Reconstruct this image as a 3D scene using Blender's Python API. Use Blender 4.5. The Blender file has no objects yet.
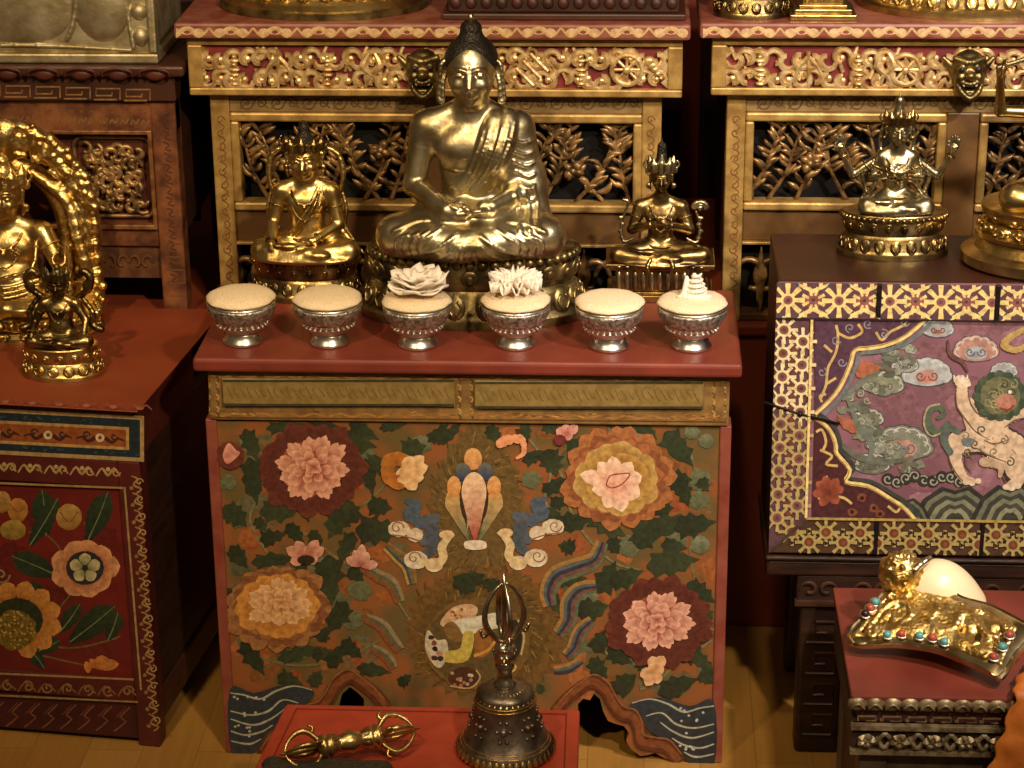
import bpy, math, random
import numpy as np
from mathutils import Vector, Matrix
RND = random.Random(11)
SC = bpy.context.scene
COL = SC.collection
pi = math.pi

# ------------------------------------------------------------------ camera
FPX = 2278.0
_p, _y, _r = (math.radians(a) for a in (21.5, 3.25, -0.5))
CF = np.array([-math.sin(_y) * math.cos(_p), math.cos(_y) * math.cos(_p), -math.sin(_p)])
_r0 = np.array([math.cos(_y), math.sin(_y), 0.0])
_u0 = np.cross(_r0, CF)
CR = _r0 * math.cos(_r) + _u0 * math.sin(_r)
CU = -_r0 * math.sin(_r) + _u0 * math.cos(_r)
CC = np.array([0.204, -2.647, 1.582])


def ray(px, py):
    return CF * FPX + CR * (px - 512) + CU * (384 - py)


def on(px, py, axis, val):
    """photo point -> world point on the plane axis = val (x 0, y 1, z 2)"""
    d = ray(px, py)
    return CC + d * ((val - CC[axis]) / d[axis])


def onplane(px, py, o, n):
    d = ray(px, py)
    return CC + d * (np.dot(np.array(o) - CC, n) / np.dot(d, n))


def make_camera():
    cd = bpy.data.cameras.new('camera')
    cam = bpy.data.objects.new('camera', cd)
    COL.objects.link(cam)
    cd.sensor_width = 36.0
    cd.lens = FPX / 1024.0 * 36.0
    cd.clip_start = 0.05
    m = Matrix((tuple(CR) + (0,), tuple(CU) + (0,), tuple(-CF) + (0,), (0, 0, 0, 1))).transposed()
    m.translation = Vector(CC)
    cam.matrix_world = m
    SC.camera = cam


# ------------------------------------------------------------------ materials
def lin(c):
    if isinstance(c, str):
        c = tuple(int(c[i:i + 2], 16) for i in (0, 2, 4))
    return tuple(((x / 255.0) / 12.92 if x / 255.0 <= 0.04045 else ((x / 255.0 + 0.055) / 1.055) ** 2.4) for x in c) + (1.0,)


MATS = {}


def mat(name, c1, c2=None, scale=20, metal=0.0, rough=0.5, bump=0.0, bscale=80, detail=5, attr=False, coat=0.0,
        thr=(0.35, 0.65), stretch=None, rvar=0.0, btype='noise', bdist=0.002):
    if name in MATS:
        return MATS[name]
    m = bpy.data.materials.new(name)
    m.use_nodes = True
    nt = m.node_tree
    N, L = nt.nodes, nt.links
    b = N['Principled BSDF']
    tc = N.new('ShaderNodeTexCoord')
    src = tc.outputs['Object']
    if stretch:
        mp = N.new('ShaderNodeMapping')
        mp.inputs['Scale'].default_value = stretch
        L.new(src, mp.inputs['Vector'])
        src = mp.outputs['Vector']
    no = N.new('ShaderNodeTexNoise')
    no.inputs['Scale'].default_value = scale
    no.inputs['Detail'].default_value = detail
    L.new(src, no.inputs['Vector'])
    rp = N.new('ShaderNodeMapRange')
    rp.inputs['From Min'].default_value, rp.inputs['From Max'].default_value = thr
    L.new(no.outputs['Fac'], rp.inputs['Value'])
    mx = N.new('ShaderNodeMix')
    mx.data_type = 'RGBA'
    L.new(rp.outputs['Result'], mx.inputs[0])
    if attr:
        at = N.new('ShaderNodeAttribute')
        at.attribute_name = 'Col'
        mu = N.new('ShaderNodeMix')
        mu.data_type = 'RGBA'
        mu.blend_type = 'MULTIPLY'
        mu.inputs[0].default_value = 1.0
        mx.inputs[6].default_value = (0.72, 0.70, 0.66, 1)
        mx.inputs[7].default_value = (1.12, 1.12, 1.10, 1)
        L.new(at.outputs['Color'], mu.inputs[6])
        L.new(mx.outputs[2], mu.inputs[7])
        L.new(mu.outputs[2], b.inputs['Base Color'])
    else:
        mx.inputs[6].default_value = lin(c1)
        mx.inputs[7].default_value = lin(c2 or c1)
        L.new(mx.outputs[2], b.inputs['Base Color'])
    b.inputs['Metallic'].default_value = metal
    b.inputs['Roughness'].default_value = rough
    if rvar:
        rr = N.new('ShaderNodeMapRange')
        rr.inputs['To Min'].default_value = max(0.05, rough - rvar)
        rr.inputs['To Max'].default_value = min(1.0, rough + rvar)
        L.new(no.outputs['Fac'], rr.inputs['Value'])
        L.new(rr.outputs['Result'], b.inputs['Roughness'])
    if coat:
        b.inputs['Coat Weight'].default_value = coat
        b.inputs['Coat Roughness'].default_value = 0.25
    if bump:
        if btype == 'voro':
            n2 = N.new('ShaderNodeTexVoronoi')
            n2.feature = 'SMOOTH_F1'
            n2.inputs['Scale'].default_value = bscale
            h = n2.outputs['Distance']
        elif btype == 'scroll':
            n2 = N.new('ShaderNodeTexWave')
            n2.wave_type = 'RINGS'
            n2.inputs['Scale'].default_value = bscale
            n2.inputs['Distortion'].default_value = 9
            n2.inputs['Detail'].default_value = 1
            n2.inputs['Detail Scale'].default_value = 3
            h = n2.outputs['Fac']
        else:
            n2 = N.new('ShaderNodeTexNoise')
            n2.inputs['Scale'].default_value = bscale
            n2.inputs['Detail'].default_value = 4
            h = n2.outputs['Fac']
        L.new(src, n2.inputs['Vector'])
        bp = N.new('ShaderNodeBump')
        bp.inputs['Strength'].default_value = bump
        bp.inputs['Distance'].default_value = bdist
        L.new(h, bp.inputs['Height'])
        L.new(bp.outputs['Normal'], b.inputs['Normal'])
    MATS[name] = m
    return m


def wood_floor():
    m = bpy.data.materials.new('oak_planks')
    m.use_nodes = True
    N, L = m.node_tree.nodes, m.node_tree.links
    b = N['Principled BSDF']
    tc = N.new('ShaderNodeTexCoord')
    br = N.new('ShaderNodeTexBrick')
    mp = N.new('ShaderNodeMapping')
    mp.inputs['Rotation'].default_value = (0, 0, pi / 2)
    L.new(tc.outputs['Object'], mp.inputs['Vector'])
    L.new(mp.outputs['Vector'], br.inputs['Vector'])
    br.inputs['Scale'].default_value = 1.0
    br.inputs['Brick Width'].default_value = 1.2
    br.inputs['Row Height'].default_value = 0.075
    br.inputs['Mortar Size'].default_value = 0.0009
    br.inputs['Color1'].default_value = lin('a87c3c')
    br.inputs['Color2'].default_value = lin('9e7232')
    br.inputs['Mortar'].default_value = lin('8a662e')
    mp2 = N.new('ShaderNodeMapping')
    mp2.inputs['Scale'].default_value = (60, 3, 1)
    L.new(tc.outputs['Object'], mp2.inputs['Vector'])
    no = N.new('ShaderNodeTexNoise')
    no.inputs['Scale'].default_value = 1.5
    no.inputs['Detail'].default_value = 5
    L.new(mp2.outputs['Vector'], no.inputs['Vector'])
    cr = N.new('ShaderNodeMapRange')
    cr.inputs['To Min'].default_value, cr.inputs['To Max'].default_value = 0.72, 1.15
    L.new(no.outputs['Fac'], cr.inputs['Value'])
    mu = N.new('ShaderNodeMix')
    mu.data_type = 'RGBA'
    mu.blend_type = 'MULTIPLY'
    mu.inputs[0].default_value = 1
    L.new(br.outputs['Color'], mu.inputs[6])
    L.new(cr.outputs['Result'], mu.inputs[7])
    L.new(mu.outputs[2], b.inputs['Base Color'])
    b.inputs['Roughness'].default_value = 0.42
    return m


# ------------------------------------------------------------------ mesh builder
def catmull(pts, n=6, closed=False):
    pts = [np.array(p, float) for p in pts]
    if len(pts) < 3 and not closed:
        return [pts[0] + (pts[-1] - pts[0]) * t for t in np.linspace(0, 1, n + 1)]
    out = []
    m = len(pts)
    rng = range(m if closed else m - 1)
    for i in rng:
        if closed:
            a, b, c, d = pts[(i - 1) % m], pts[i], pts[(i + 1) % m], pts[(i + 2) % m]
        else:
            a, b, c, d = pts[max(i - 1, 0)], pts[i], pts[i + 1], pts[min(i + 2, m - 1)]
        for k in range(n):
            t = k / n
            out.append(0.5 * ((2 * b) + (-a + c) * t + (2 * a - 5 * b + 4 * c - d) * t * t + (-a + 3 * b - 3 * c + d) * t ** 3))
    if not closed:
        out.append(pts[-1])
    return out


class MB:
    def __init__(s):
        s.v, s.f, s.c, s.m = [], [], [], []
        s.col = (0.8, 0.8, 0.8, 1)
        s.mi = 0
        s.xf = None

    def pts(s, P):
        b = len(s.v)
        for p in P:
            if s.xf is not None:
                p = s.xf @ Vector(p)
            s.v.append((float(p[0]), float(p[1]), float(p[2])))
        return b

    def face(s, idx, cols=None):
        s.f.append(tuple(idx))
        s.c.append(cols if cols else [s.col] * len(idx))
        s.m.append(s.mi)

    def poly(s, P, cols=None):
        b = s.pts(P)
        s.face(range(b, b + len(P)), cols)

    def box(s, lo, hi):
        x0, y0, z0 = lo
        x1, y1, z1 = hi
        b = s.pts([(x0, y0, z0), (x1, y0, z0), (x1, y1, z0), (x0, y1, z0), (x0, y0, z1), (x1, y0, z1), (x1, y1, z1), (x0, y1, z1)])
        for q in ((3, 2, 1, 0), (4, 5, 6, 7), (0, 1, 5, 4), (1, 2, 6, 5), (2, 3, 7, 6), (3, 0, 4, 7)):
            s.face([b + i for i in q])

    def hexa(s, P):
        b = s.pts(P)
        for q in ((3, 2, 1, 0), (4, 5, 6, 7), (0, 1, 5, 4), (1, 2, 6, 5), (2, 3, 7, 6), (3, 0, 4, 7)):
            s.face([b + i for i in q])

    def prism(s, P, d):
        """closed outline P (3-D points), pushed along the vector d"""
        n = len(P)
        P = [np.array(p, float) for p in P]
        b = s.pts(P)
        e = s.pts([p + np.array(d) for p in P])
        s.face(range(b, b + n))
        s.face(range(e + n - 1, e - 1, -1))
        for i in range(n):
            j = (i + 1) % n
            s.face((b + j, b + i, e + i, e + j))

    def tube(s, path, r, n=8, closed=False, flat=None, cap=True):
        P = [np.array(p, float) for p in path]
        m = len(P)
        rr = list(r) if hasattr(r, '__len__') else [r] * m
        if len(rr) != m:
            rr = list(np.interp(np.linspace(0, 1, m), np.linspace(0, 1, len(rr)), rr))
        T = []
        for i in range(m):
            a = P[(i - 1) % m] if closed else P[max(i - 1, 0)]
            c = P[(i + 1) % m] if closed else P[min(i + 1, m - 1)]
            t = c - a
            T.append(t / (np.linalg.norm(t) + 1e-12))
        up = np.array([0, 0, 1.0]) if abs(T[0][2]) < 0.9 else np.array([0, 1.0, 0])
        if flat is not None:
            up = np.array(flat[0], float)
        rings = []
        u = None
        for i in range(m):
            if flat is not None or u is None:
                u = up - T[i] * np.dot(up, T[i])
            else:
                u = u - T[i] * np.dot(u, T[i])
            u = u / (np.linalg.norm(u) + 1e-12)
            w = np.cross(T[i], u)
            ku = flat[1] if flat is not None else 1.0
            rings.append(s.pts([P[i] + rr[i] * (math.cos(2 * pi * k / n) * w + ku * math.sin(2 * pi * k / n) * u) for k in range(n)]))
        for i in range(m if closed else m - 1):
            a, b = rings[i], rings[(i + 1) % m]
            for k in range(n):
                l = (k + 1) % n
                s.face((a + k, a + l, b + l, b + k))
        if cap and not closed:
            s.face([rings[0] + k for k in range(n - 1, -1, -1)])
            s.face([rings[-1] + k for k in range(n)])

    def lathe(s, prof, n=32, c=(0, 0, 0), sx=1.0, sy=1.0, cap=True, wob=None):
        rings = []
        for (r, z) in prof:
            ring = []
            for k in range(n):
                a = 2 * pi * k / n
                q = r * (wob(a, r, z) if wob else 1.0)
                ring.append((c[0] + q * sx * math.cos(a), c[1] + q * sy * math.sin(a), c[2] + z))
            rings.append(s.pts(ring))
        for i in range(len(prof) - 1):
            a, b = rings[i], rings[i + 1]
            for k in range(n):
                l = (k + 1) % n
                s.face((a + k, a + l, b + l, b + k))
        if cap:
            s.face([rings[0] + k for k in range(n - 1, -1, -1)])
            s.face([rings[-1] + k for k in range(n)])

    def ball(s, c, r, nu=10, nv=6, axes=None):
        r = (r, r, r) if not hasattr(r, '__len__') else r
        A = np.array(axes, float) if axes is not None else np.eye(3)
        c = np.array(c, float)
        rings = []
        for j in range(1, nv):
            t = pi * j / nv
            rings.append(s.pts([c + A[0] * (r[0] * math.sin(t) * math.cos(2 * pi * k / nu)) + A[1] * (r[1] * math.sin(t) * math.sin(2 * pi * k / nu)) + A[2] * (r[2] * math.cos(t)) for k in range(nu)]))
        top = s.pts([c + A[2] * r[2]])
        bot = s.pts([c - A[2] * r[2]])
        for j in range(len(rings) - 1):
            for k in range(nu):
                l = (k + 1) % nu
                s.face((rings[j] + l, rings[j] + k, rings[j + 1] + k, rings[j + 1] + l))
        for k in range(nu):
            l = (k + 1) % nu
            s.face((top, rings[0] + k, rings[0] + l))
            s.face((bot, rings[-1] + l, rings[-1] + k))

    def leaf(s, a, b, w, nrm, h, n=5, bend=0.0, fold=0.5):
        """raised leaf blade from a to b, half width w, bulging h along nrm"""
        a, b, nrm = (np.array(q, float) for q in (a, b, nrm))
        d = b - a
        side = np.cross(nrm, d)
        ln = np.linalg.norm(d)
        side /= (np.linalg.norm(side) + 1e-12)
        L, M, Rr = [], [], []
        for i in range(n + 1):
            t = i / n
            q = a + d * t + side * (bend * ln * math.sin(pi * t))
            ww = w * math.sin(pi * min(1, (t * 0.92 + 0.06))) ** 0.8
            M.append(q + nrm * h * (0.4 + math.sin(pi * t)))
            L.append(q + side * ww + nrm * h * fold * 0.3)
            Rr.append(q - side * ww + nrm * h * fold)
        l0, m0, r0 = s.pts(L), s.pts(M), s.pts(Rr)
        for i in range(n):
            s.face((m0 + i, m0 + i + 1, l0 + i + 1, l0 + i))
            s.face((r0 + i, r0 + i + 1, m0 + i + 1, m0 + i))

    def build(s, name, mats, parent=None, smooth=False, bevel=0.0, seg=2, label=None, angle=40, solid=0.0):
        mats = mats if isinstance(mats, (list, tuple)) else [mats]
        off = np.array(parent.matrix_basis.translation if parent else (0, 0, 0))
        p = parent.parent if parent else None
        while p is not None:
            off = off + np.array(p.matrix_basis.translation)
            p = p.parent
        me = bpy.data.meshes.new(name)
        V = np.array(s.v, float) - off
        me.from_pydata(V.tolist(), [], s.f)
        for m in mats:
            me.materials.append(m)
        ca = me.color_attributes.new('Col', 'FLOAT_COLOR', 'CORNER')
        ca.data.foreach_set('color', np.array([x for c in s.c for q in c for x in q], np.float32))
        me.polygons.foreach_set('material_index', s.m)
        me.polygons.foreach_set('use_smooth', [bool(smooth)] * len(s.f))
        me.update()
        o = bpy.data.objects.new(name, me)
        COL.objects.link(o)
        if parent:
            o.parent = parent
        if bevel:
            b = o.modifiers.new('bevel', 'BEVEL')
            b.width, b.segments, b.limit_method, b.angle_limit = bevel, seg, 'ANGLE', math.radians(angle)
            b.harden_normals = False
        if solid:
            b = o.modifiers.new('thickness', 'SOLIDIFY')
            b.thickness = solid
            b.offset = 0
        if smooth == 'auto':
            smooth_by_angle(o)
        if label:
            o['label'] = label
        return o


def smooth_by_angle(o, ang=35):
    me = o.data
    me.polygons.foreach_set('use_smooth', [True] * len(me.polygons))
    me.set_sharp_from_angle(angle=math.radians(ang))


def thing(name, loc, label, cat, group=None, kind=None):
    o = bpy.data.objects.new(name, None)
    COL.objects.link(o)
    o.location = loc
    o.empty_display_size = 0.05
    tag(o, label, cat, group, kind)
    return o


def tag(o, label=None, cat=None, group=None, kind=None):
    for k, v in (('label', label), ('category', cat), ('group', group), ('kind', kind)):
        if v:
            o[k] = v
    return o


def origin_to(o, p):
    """put a single-mesh thing's origin at p"""
    d = Vector(p)
    o.data.transform(Matrix.Translation(-d))
    o.location = d
    return o


# ------------------------------------------------------------------ signed-distance sculpting (continuous bodies)
class Sculpt:
    def __init__(s, vox, o=(0, 0, 0), sc=1.0):
        s.vox, s.P, s.o, s.sc = vox, [], np.array(o, float), sc
        s.P_late = []

    def T(s, p):
        return s.o + np.array(p, float) * s.sc

    def add(s, fn, lo, hi, k, op=1):
        s.P.append((fn, np.array(lo), np.array(hi), k, op))

    def ell(s, c, r, k=0.03, op=1, rot=None):
        c = s.T(c)
        r = np.array(r if hasattr(r, '__len__') else (r, r, r), float) * s.sc
        Rm = np.array(Matrix.Rotation(rot[0], 3, rot[1])) if rot else None
        m = r.max()

        def fn(X, Y, Z):
            x, y, z = X - c[0], Y - c[1], Z - c[2]
            if Rm is not None:
                x, y, z = (Rm[0, i] * x + Rm[1, i] * y + Rm[2, i] * z for i in range(3))
            k0 = np.sqrt((x / r[0]) ** 2 + (y / r[1]) ** 2 + (z / r[2]) ** 2)
            k1 = np.sqrt((x / r[0] ** 2) ** 2 + (y / r[1] ** 2) ** 2 + (z / r[2] ** 2) ** 2) + 1e-9
            return k0 * (k0 - 1) / k1
        ext = np.array([m] * 3) if Rm is not None else r
        s.add(fn, c - ext, c + ext, k * s.sc, op)

    def cone(s, a, b, ra, rb=None, k=0.02, op=1):
        a, b = s.T(a), s.T(b)
        ra = ra * s.sc
        rb = ra if rb is None else rb * s.sc
        d = b - a
        l2 = float(d @ d) + 1e-12

        def fn(X, Y, Z):
            t = np.clip(((X - a[0]) * d[0] + (Y - a[1]) * d[1] + (Z - a[2]) * d[2]) / l2, 0, 1)
            return np.sqrt((X - a[0] - d[0] * t) ** 2 + (Y - a[1] - d[1] * t) ** 2 + (Z - a[2] - d[2] * t) ** 2) - (ra + (rb - ra) * t)
        m = max(ra, rb)
        s.add(fn, np.minimum(a, b) - m, np.maximum(a, b) + m, k * s.sc, op)

    def chain(s, pts, r, k=0.01, n=3, closed=False):
        P = catmull(pts, n, closed)
        if closed:
            P.append(P[0])
        rr = list(r) if hasattr(r, '__len__') else [r, r]
        rr = np.interp(np.linspace(0, 1, len(P)), np.linspace(0, 1, len(rr)), rr)
        for i in range(len(P) - 1):
            s.cone(P[i], P[i + 1], rr[i], rr[i + 1], k)

    def value(s, Q):
        """signed distance at points given in local units"""
        Q = s.o + np.array(Q, float) * s.sc
        g = np.full(len(Q), 0.05)
        for fn, a, b, k, op in s.P:
            d = fn(Q[:, 0], Q[:, 1], Q[:, 2])
            h = np.maximum(k - np.abs(g - (d if op > 0 else -d)), 0) / max(k, 1e-9)
            g = np.minimum(g, d) - h * h * k * .25 if op > 0 else np.maximum(g, -d) + h * h * k * .25
        return g

    def drape(s, pts, r, k=.006, lift=0.0, n=4, dens=7):
        """a cord or cloth edge lying on the front of the body; pts are (x, z) in local units"""
        P = catmull([(x, 0, z) for x, z in pts], dens)
        ys = np.linspace(-.6, .15, 160)
        out = []
        for p in P:
            d = s.value([(p[0], y, p[2]) for y in ys])
            i = np.argmax(d < 0) if (d < 0).any() else None
            if i is None:
                continue
            out.append((p[0], ys[i] - lift, p[2]))
        rr = list(r) if hasattr(r, '__len__') else [r, r]
        if len(out) < 2:
            return
        rr = np.interp(np.linspace(0, 1, len(out)), np.linspace(0, 1, len(rr)), rr)
        for i in range(len(out) - 1):
            if abs(out[i][1] - out[i + 1][1]) < .09:
                s.P_late.append((out[i], out[i + 1], rr[i], rr[i + 1], k))

    def settle(s):
        for a, b, ra, rb, k in s.P_late:
            s.cone(a, b, ra, rb, k)
        s.P_late = []

    def mesh(s):
        s.settle()
        v = s.vox
        lo = np.min([p[1] - p[3] for p in s.P if p[4] > 0], axis=0) - 3 * v
        hi = np.max([p[2] + p[3] for p in s.P if p[4] > 0], axis=0) + 3 * v
        n = np.ceil((hi - lo) / v).astype(int) + 1
        ax = [lo[i] + v * np.arange(n[i]) for i in range(3)]
        G = np.full(n, 0.05, np.float32)
        for fn, a, b, k, op in s.P:
            m = k + 3 * v
            i0 = np.maximum(np.floor((a - m - lo) / v).astype(int), 0)
            i1 = np.minimum(np.ceil((b + m - lo) / v).astype(int) + 1, n)
            if (i1 <= i0).any():
                continue
            sl = tuple(slice(i0[i], i1[i]) for i in range(3))
            X = ax[0][sl[0]][:, None, None].astype(np.float32)
            Y = ax[1][sl[1]][None, :, None].astype(np.float32)
            Z = ax[2][sl[2]][None, None, :].astype(np.float32)
            d = fn(X, Y, Z).astype(np.float32)
            g = G[sl]
            if op < 0:
                d = -d
                h = np.maximum(k - np.abs(g - d), 0) / max(k, 1e-9)
                G[sl] = np.maximum(g, d) + h * h * k * 0.25
            else:
                h = np.maximum(k - np.abs(g - d), 0) / max(k, 1e-9)
                G[sl] = np.minimum(g, d) - h * h * k * 0.25
        return surface_nets(G, lo, v)

    def build(s, name, m, parent=None, label=None):
        V, F = s.mesh()
        return np_object(name, V, F, m, parent, label)


def np_object(name, V, F, m, parent=None, label=None):
    off = np.zeros(3)
    p = parent
    while p is not None:
        off = off + np.array(p.matrix_basis.translation)
        p = p.parent
    me = bpy.data.meshes.new(name)
    V = (V - off).astype(np.float32)
    me.vertices.add(len(V))
    me.vertices.foreach_set('co', V.ravel())
    me.loops.add(len(F) * 4)
    me.loops.foreach_set('vertex_index', F.astype(np.int32).ravel())
    me.polygons.add(len(F))
    me.polygons.foreach_set('loop_start', np.arange(0, len(F) * 4, 4, dtype=np.int32))
    me.polygons.foreach_set('loop_total', np.full(len(F), 4, np.int32))
    me.polygons.foreach_set('use_smooth', np.ones(len(F), bool))
    me.update(calc_edges=True)
    me.materials.append(m)
    o = bpy.data.objects.new(name, me)
    COL.objects.link(o)
    if parent:
        o.parent = parent
    if label:
        o['label'] = label
    return o


def surface_nets(G, lo, v):
    ins = G < 0
    nx, ny, nz = G.shape
    cnt = np.zeros((nx - 1, ny - 1, nz - 1), np.int8)
    for dx in (0, 1):
        for dy in (0, 1):
            for dz in (0, 1):
                cnt += ins[dx:nx - 1 + dx, dy:ny - 1 + dy, dz:nz - 1 + dz]
    act = (cnt > 0) & (cnt < 8)
    I = np.argwhere(act)
    idx = np.full(act.shape, -1, np.int64)
    idx[act] = np.arange(len(I))
    acc = np.zeros((len(I), 3))
    num = np.zeros(len(I))
    cor = [(a, b, c) for a in (0, 1) for b in (0, 1) for c in (0, 1)]
    for p in cor:
        for axis in range(3):
            if p[axis]:
                continue
            q = list(p)
            q[axis] = 1
            ga = G[I[:, 0] + p[0], I[:, 1] + p[1], I[:, 2] + p[2]]
            gb = G[I[:, 0] + q[0], I[:, 1] + q[1], I[:, 2] + q[2]]
            cr = (ga < 0) != (gb < 0)
            t = np.where(cr, ga / np.where(cr, ga - gb, 1), 0)
            pos = np.tile(np.array(p, float), (len(I), 1))
            pos[:, axis] += t
            acc[cr] += pos[cr]
            num[cr] += 1
    V = lo + (I + acc / num[:, None]) * v
    F = []
    for axis in range(3):
        sl0 = [slice(None)] * 3
        sl1 = [slice(None)] * 3
        sl0[axis] = slice(0, -1)
        sl1[axis] = slice(1, None)
        a, b = ins[tuple(sl0)], ins[tuple(sl1)]
        E = np.argwhere(a != b)
        o1, o2 = [(1, 2), (2, 0), (0, 1)][axis]
        ok = (E[:, o1] > 0) & (E[:, o2] > 0) & (E[:, o1] < G.shape[o1] - 1) & (E[:, o2] < G.shape[o2] - 1)
        E = E[ok]
        q = []
        for (d1, d2) in ((-1, -1), (0, -1), (0, 0), (-1, 0)):
            e = E.copy()
            e[:, o1] += d1
            e[:, o2] += d2
            q.append(idx[e[:, 0], e[:, 1], e[:, 2]])
        q = np.stack(q, 1)
        flip = ~a[E[:, 0], E[:, 1], E[:, 2]]
        q[flip] = q[flip][:, ::-1]
        F.append(q)
    F = np.concatenate(F)
    return V, F[(F >= 0).all(1)]


# ------------------------------------------------------------------ flat painted decoration on real panel planes
class Paint(MB):
    """painted shapes drawn in photo pixels, laid on the panel plane (o, n); each new shape is a hair thicker than the last"""

    def __init__(s, o, n):
        super().__init__()
        s.o, s.n = np.array(o, float), np.array(n, float)
        s.k = 0
        s.clip = None

    def w(s, p):
        if s.clip:
            p = s.clip(p)
        return onplane(p[0], p[1], s.o + s.n * (s.k * 2.5e-6 + 1.5e-4), s.n)

    def shape(s, P, col, col2=None, a=None, b=None, fan=None):
        s.k += 1
        c1 = lin(col)
        if col2 is None:
            cols = [c1] * len(P)
        else:
            c2 = lin(col2)
            a, b = np.array(a, float), np.array(b, float)
            d = b - a
            cols = []
            for p in P:
                t = min(1, max(0, float((np.array(p) - a) @ d / (d @ d))))
                cols.append(tuple(c1[i] + (c2[i] - c1[i]) * t for i in range(4)))
        s.poly([s.w(p) for p in P], cols)

    def line(s, path, wd, col, n=5, closed=False, smooth=True):
        P = catmull(path, n, closed) if smooth else [np.array(p, float) for p in path]
        m = len(P)
        wd = list(wd) if hasattr(wd, '__len__') else [wd, wd]
        W = np.interp(np.linspace(0, 1, m), np.linspace(0, 1, len(wd)), wd)
        Lp, Rp = [], []
        for i in range(m):
            t = (P[(i + 1) % m] - P[(i - 1) % m]) if closed else (P[min(i + 1, m - 1)] - P[max(i - 1, 0)])
            t = t / (np.linalg.norm(t) + 1e-9)
            nn = np.array([-t[1], t[0]])
            Lp.append(P[i] + nn * W[i] / 2)
            Rp.append(P[i] - nn * W[i] / 2)
        s.k += 1
        c = lin(col)
        a = s.pts([s.w(p) for p in Lp])
        b = s.pts([s.w(p) for p in Rp])
        for i in range(m if closed else m - 1):
            j = (i + 1) % m
            s.face((a + i, b + i, b + j, a + j), [c] * 4)

    def fat(s, path, wd, col, n=5):
        """broad brush stroke laid down as overlapping dabs"""
        P = catmull(path, n)
        wd = list(wd) if hasattr(wd, '__len__') else [wd, wd]
        W = np.interp(np.linspace(0, 1, len(P)), np.linspace(0, 1, len(wd)), wd)
        for p, w in zip(P, W):
            s.blob(p, w / 2, w / 2, col, 12)

    def blob(s, c, rx, ry, col, n=18, jit=0.0, col2=None, rot=0.0):
        P = []
        if n >= 14 and jit:
            n *= 2
        for i in range(n):
            t = 2 * pi * i / n
            q = 1 + RND.uniform(-jit, jit)
            x, y = rx * q * math.cos(t), ry * q * math.sin(t)
            P.append((c[0] + x * math.cos(rot) - y * math.sin(rot), c[1] + x * math.sin(rot) + y * math.cos(rot)))
        s.shape(P, col, col2, (c[0], c[1] - ry), (c[0], c[1] + ry))

    def petal(s, b, t, w, cb, ct, notch=0.0):
        b, t = np.array(b, float), np.array(t, float)
        d = t - b
        sd = np.array([-d[1], d[0]])
        sd = sd / (np.linalg.norm(sd) + 1e-9)
        prof = [(0, 0.25), (0.25, 0.7), (0.5, 1.0), (0.75, 0.9), (0.9, 0.5)]
        P = [b + d * u + sd * w * q for u, q in prof] + [t] + [b + d * u - sd * w * q for u, q in reversed(prof)]
        s.shape(P, cb, ct, b, t)

    def lobed(s, b, t, w, col, col2=None):
        """ragged three-lobed leaf"""
        b, t = np.array(b, float), np.array(t, float)
        d = t - b
        sd = np.array([-d[1], d[0]])
        sd = sd / (np.linalg.norm(sd) + 1e-9)
        prof = [(0, .12), (.12, .55), (.1, .95), (.32, .72), (.42, 1.0), (.55, .62), (.7, .7), (.8, .3)]
        j = [RND.uniform(.8, 1.2) for _ in range(16)]
        P = [b + d * u + sd * w * q * j[i] for i, (u, q) in enumerate(prof)] + [t] + [b + d * u - sd * w * q * j[8 + i] for i, (u, q) in enumerate(reversed(prof))]
        s.shape(P, col, col2, b, t)

    def rosette(s, c, rx, ry, n, cb, ct, r0=0.35, wf=1.0, ph=0.0, jit=0.08):
        for i in range(n):
            a = ph + 2 * pi * i / n + RND.uniform(-jit, jit)
            q = RND.uniform(.92, 1.08)
            e = (c[0] + rx * q * math.cos(a), c[1] + ry * q * math.sin(a))
            b = (c[0] + rx * r0 * math.cos(a), c[1] + ry * r0 * math.sin(a))
            wd = wf * pi * (rx + ry) * 0.5 / n
            s.petal(b, e, wd, cb, ct)

    def spiral(s, c, r, turns, wd, col, a0=0.0, ccw=1, n=14):
        P = []
        for i in range(n + 1):
            t = i / n
            a = a0 + ccw * t * turns * 2 * pi
            q = r * (1 - 0.85 * t)
            P.append((c[0] + q * math.cos(a), c[1] + q * math.sin(a)))
        s.line(P, wd, col, 2)
# ------------------------------------------------------------------ palette
PAINT = mat('painted_surface', None, attr=True, scale=140, detail=6, thr=(.34, .62), rough=0.5, bump=0.25, bscale=220, bdist=0.001)
RED = mat('red_lacquer', '80382a', '6c2c20', scale=14, rough=0.42, bump=0.05, bscale=300, rvar=0.08)
REDEDGE = mat('worn_red_edge', '7a3a2c', '8f5a48', scale=40, rough=0.45, bump=0.1, bscale=200)
REDPLAIN = mat('flat_red_paint', '8a3c1c', '7a3216', scale=8, rough=0.6, bump=0.05, bscale=250)
ORANGERED = mat('orange_red_lacquer', 'b4472c', 'a63c24', scale=30, rough=0.5, bump=0.05, bscale=300)
MAROON = mat('maroon_paint', '4a2018', '5c2a1e', scale=30, rough=0.5, bump=0.15, bscale=120)
DARKWOOD = mat('dark_stained_wood', '24140d', '3a2216', scale=12, rough=0.45, bump=0.15, bscale=90, stretch=(1, 1, 6))
DARKRED = mat('dark_red_wood', '4c2818', '331a0f', scale=14, rough=0.45, bump=0.15, bscale=120)
BROWN = mat('brown_gilt_wood', '5a3e20', '6c4c28', scale=25, rough=0.45, bump=0.15, bscale=140)
GILTWOOD = mat('gilded_wood', 'c4a05c', '94723c', scale=45, metal=0.35, rough=0.42, bump=0.2, bscale=160)
GILTCARVE = mat('gilded_carving', 'ecd09a', 'b48c50', scale=90, metal=0.55, rough=0.36, bump=0.2, bscale=220)
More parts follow.
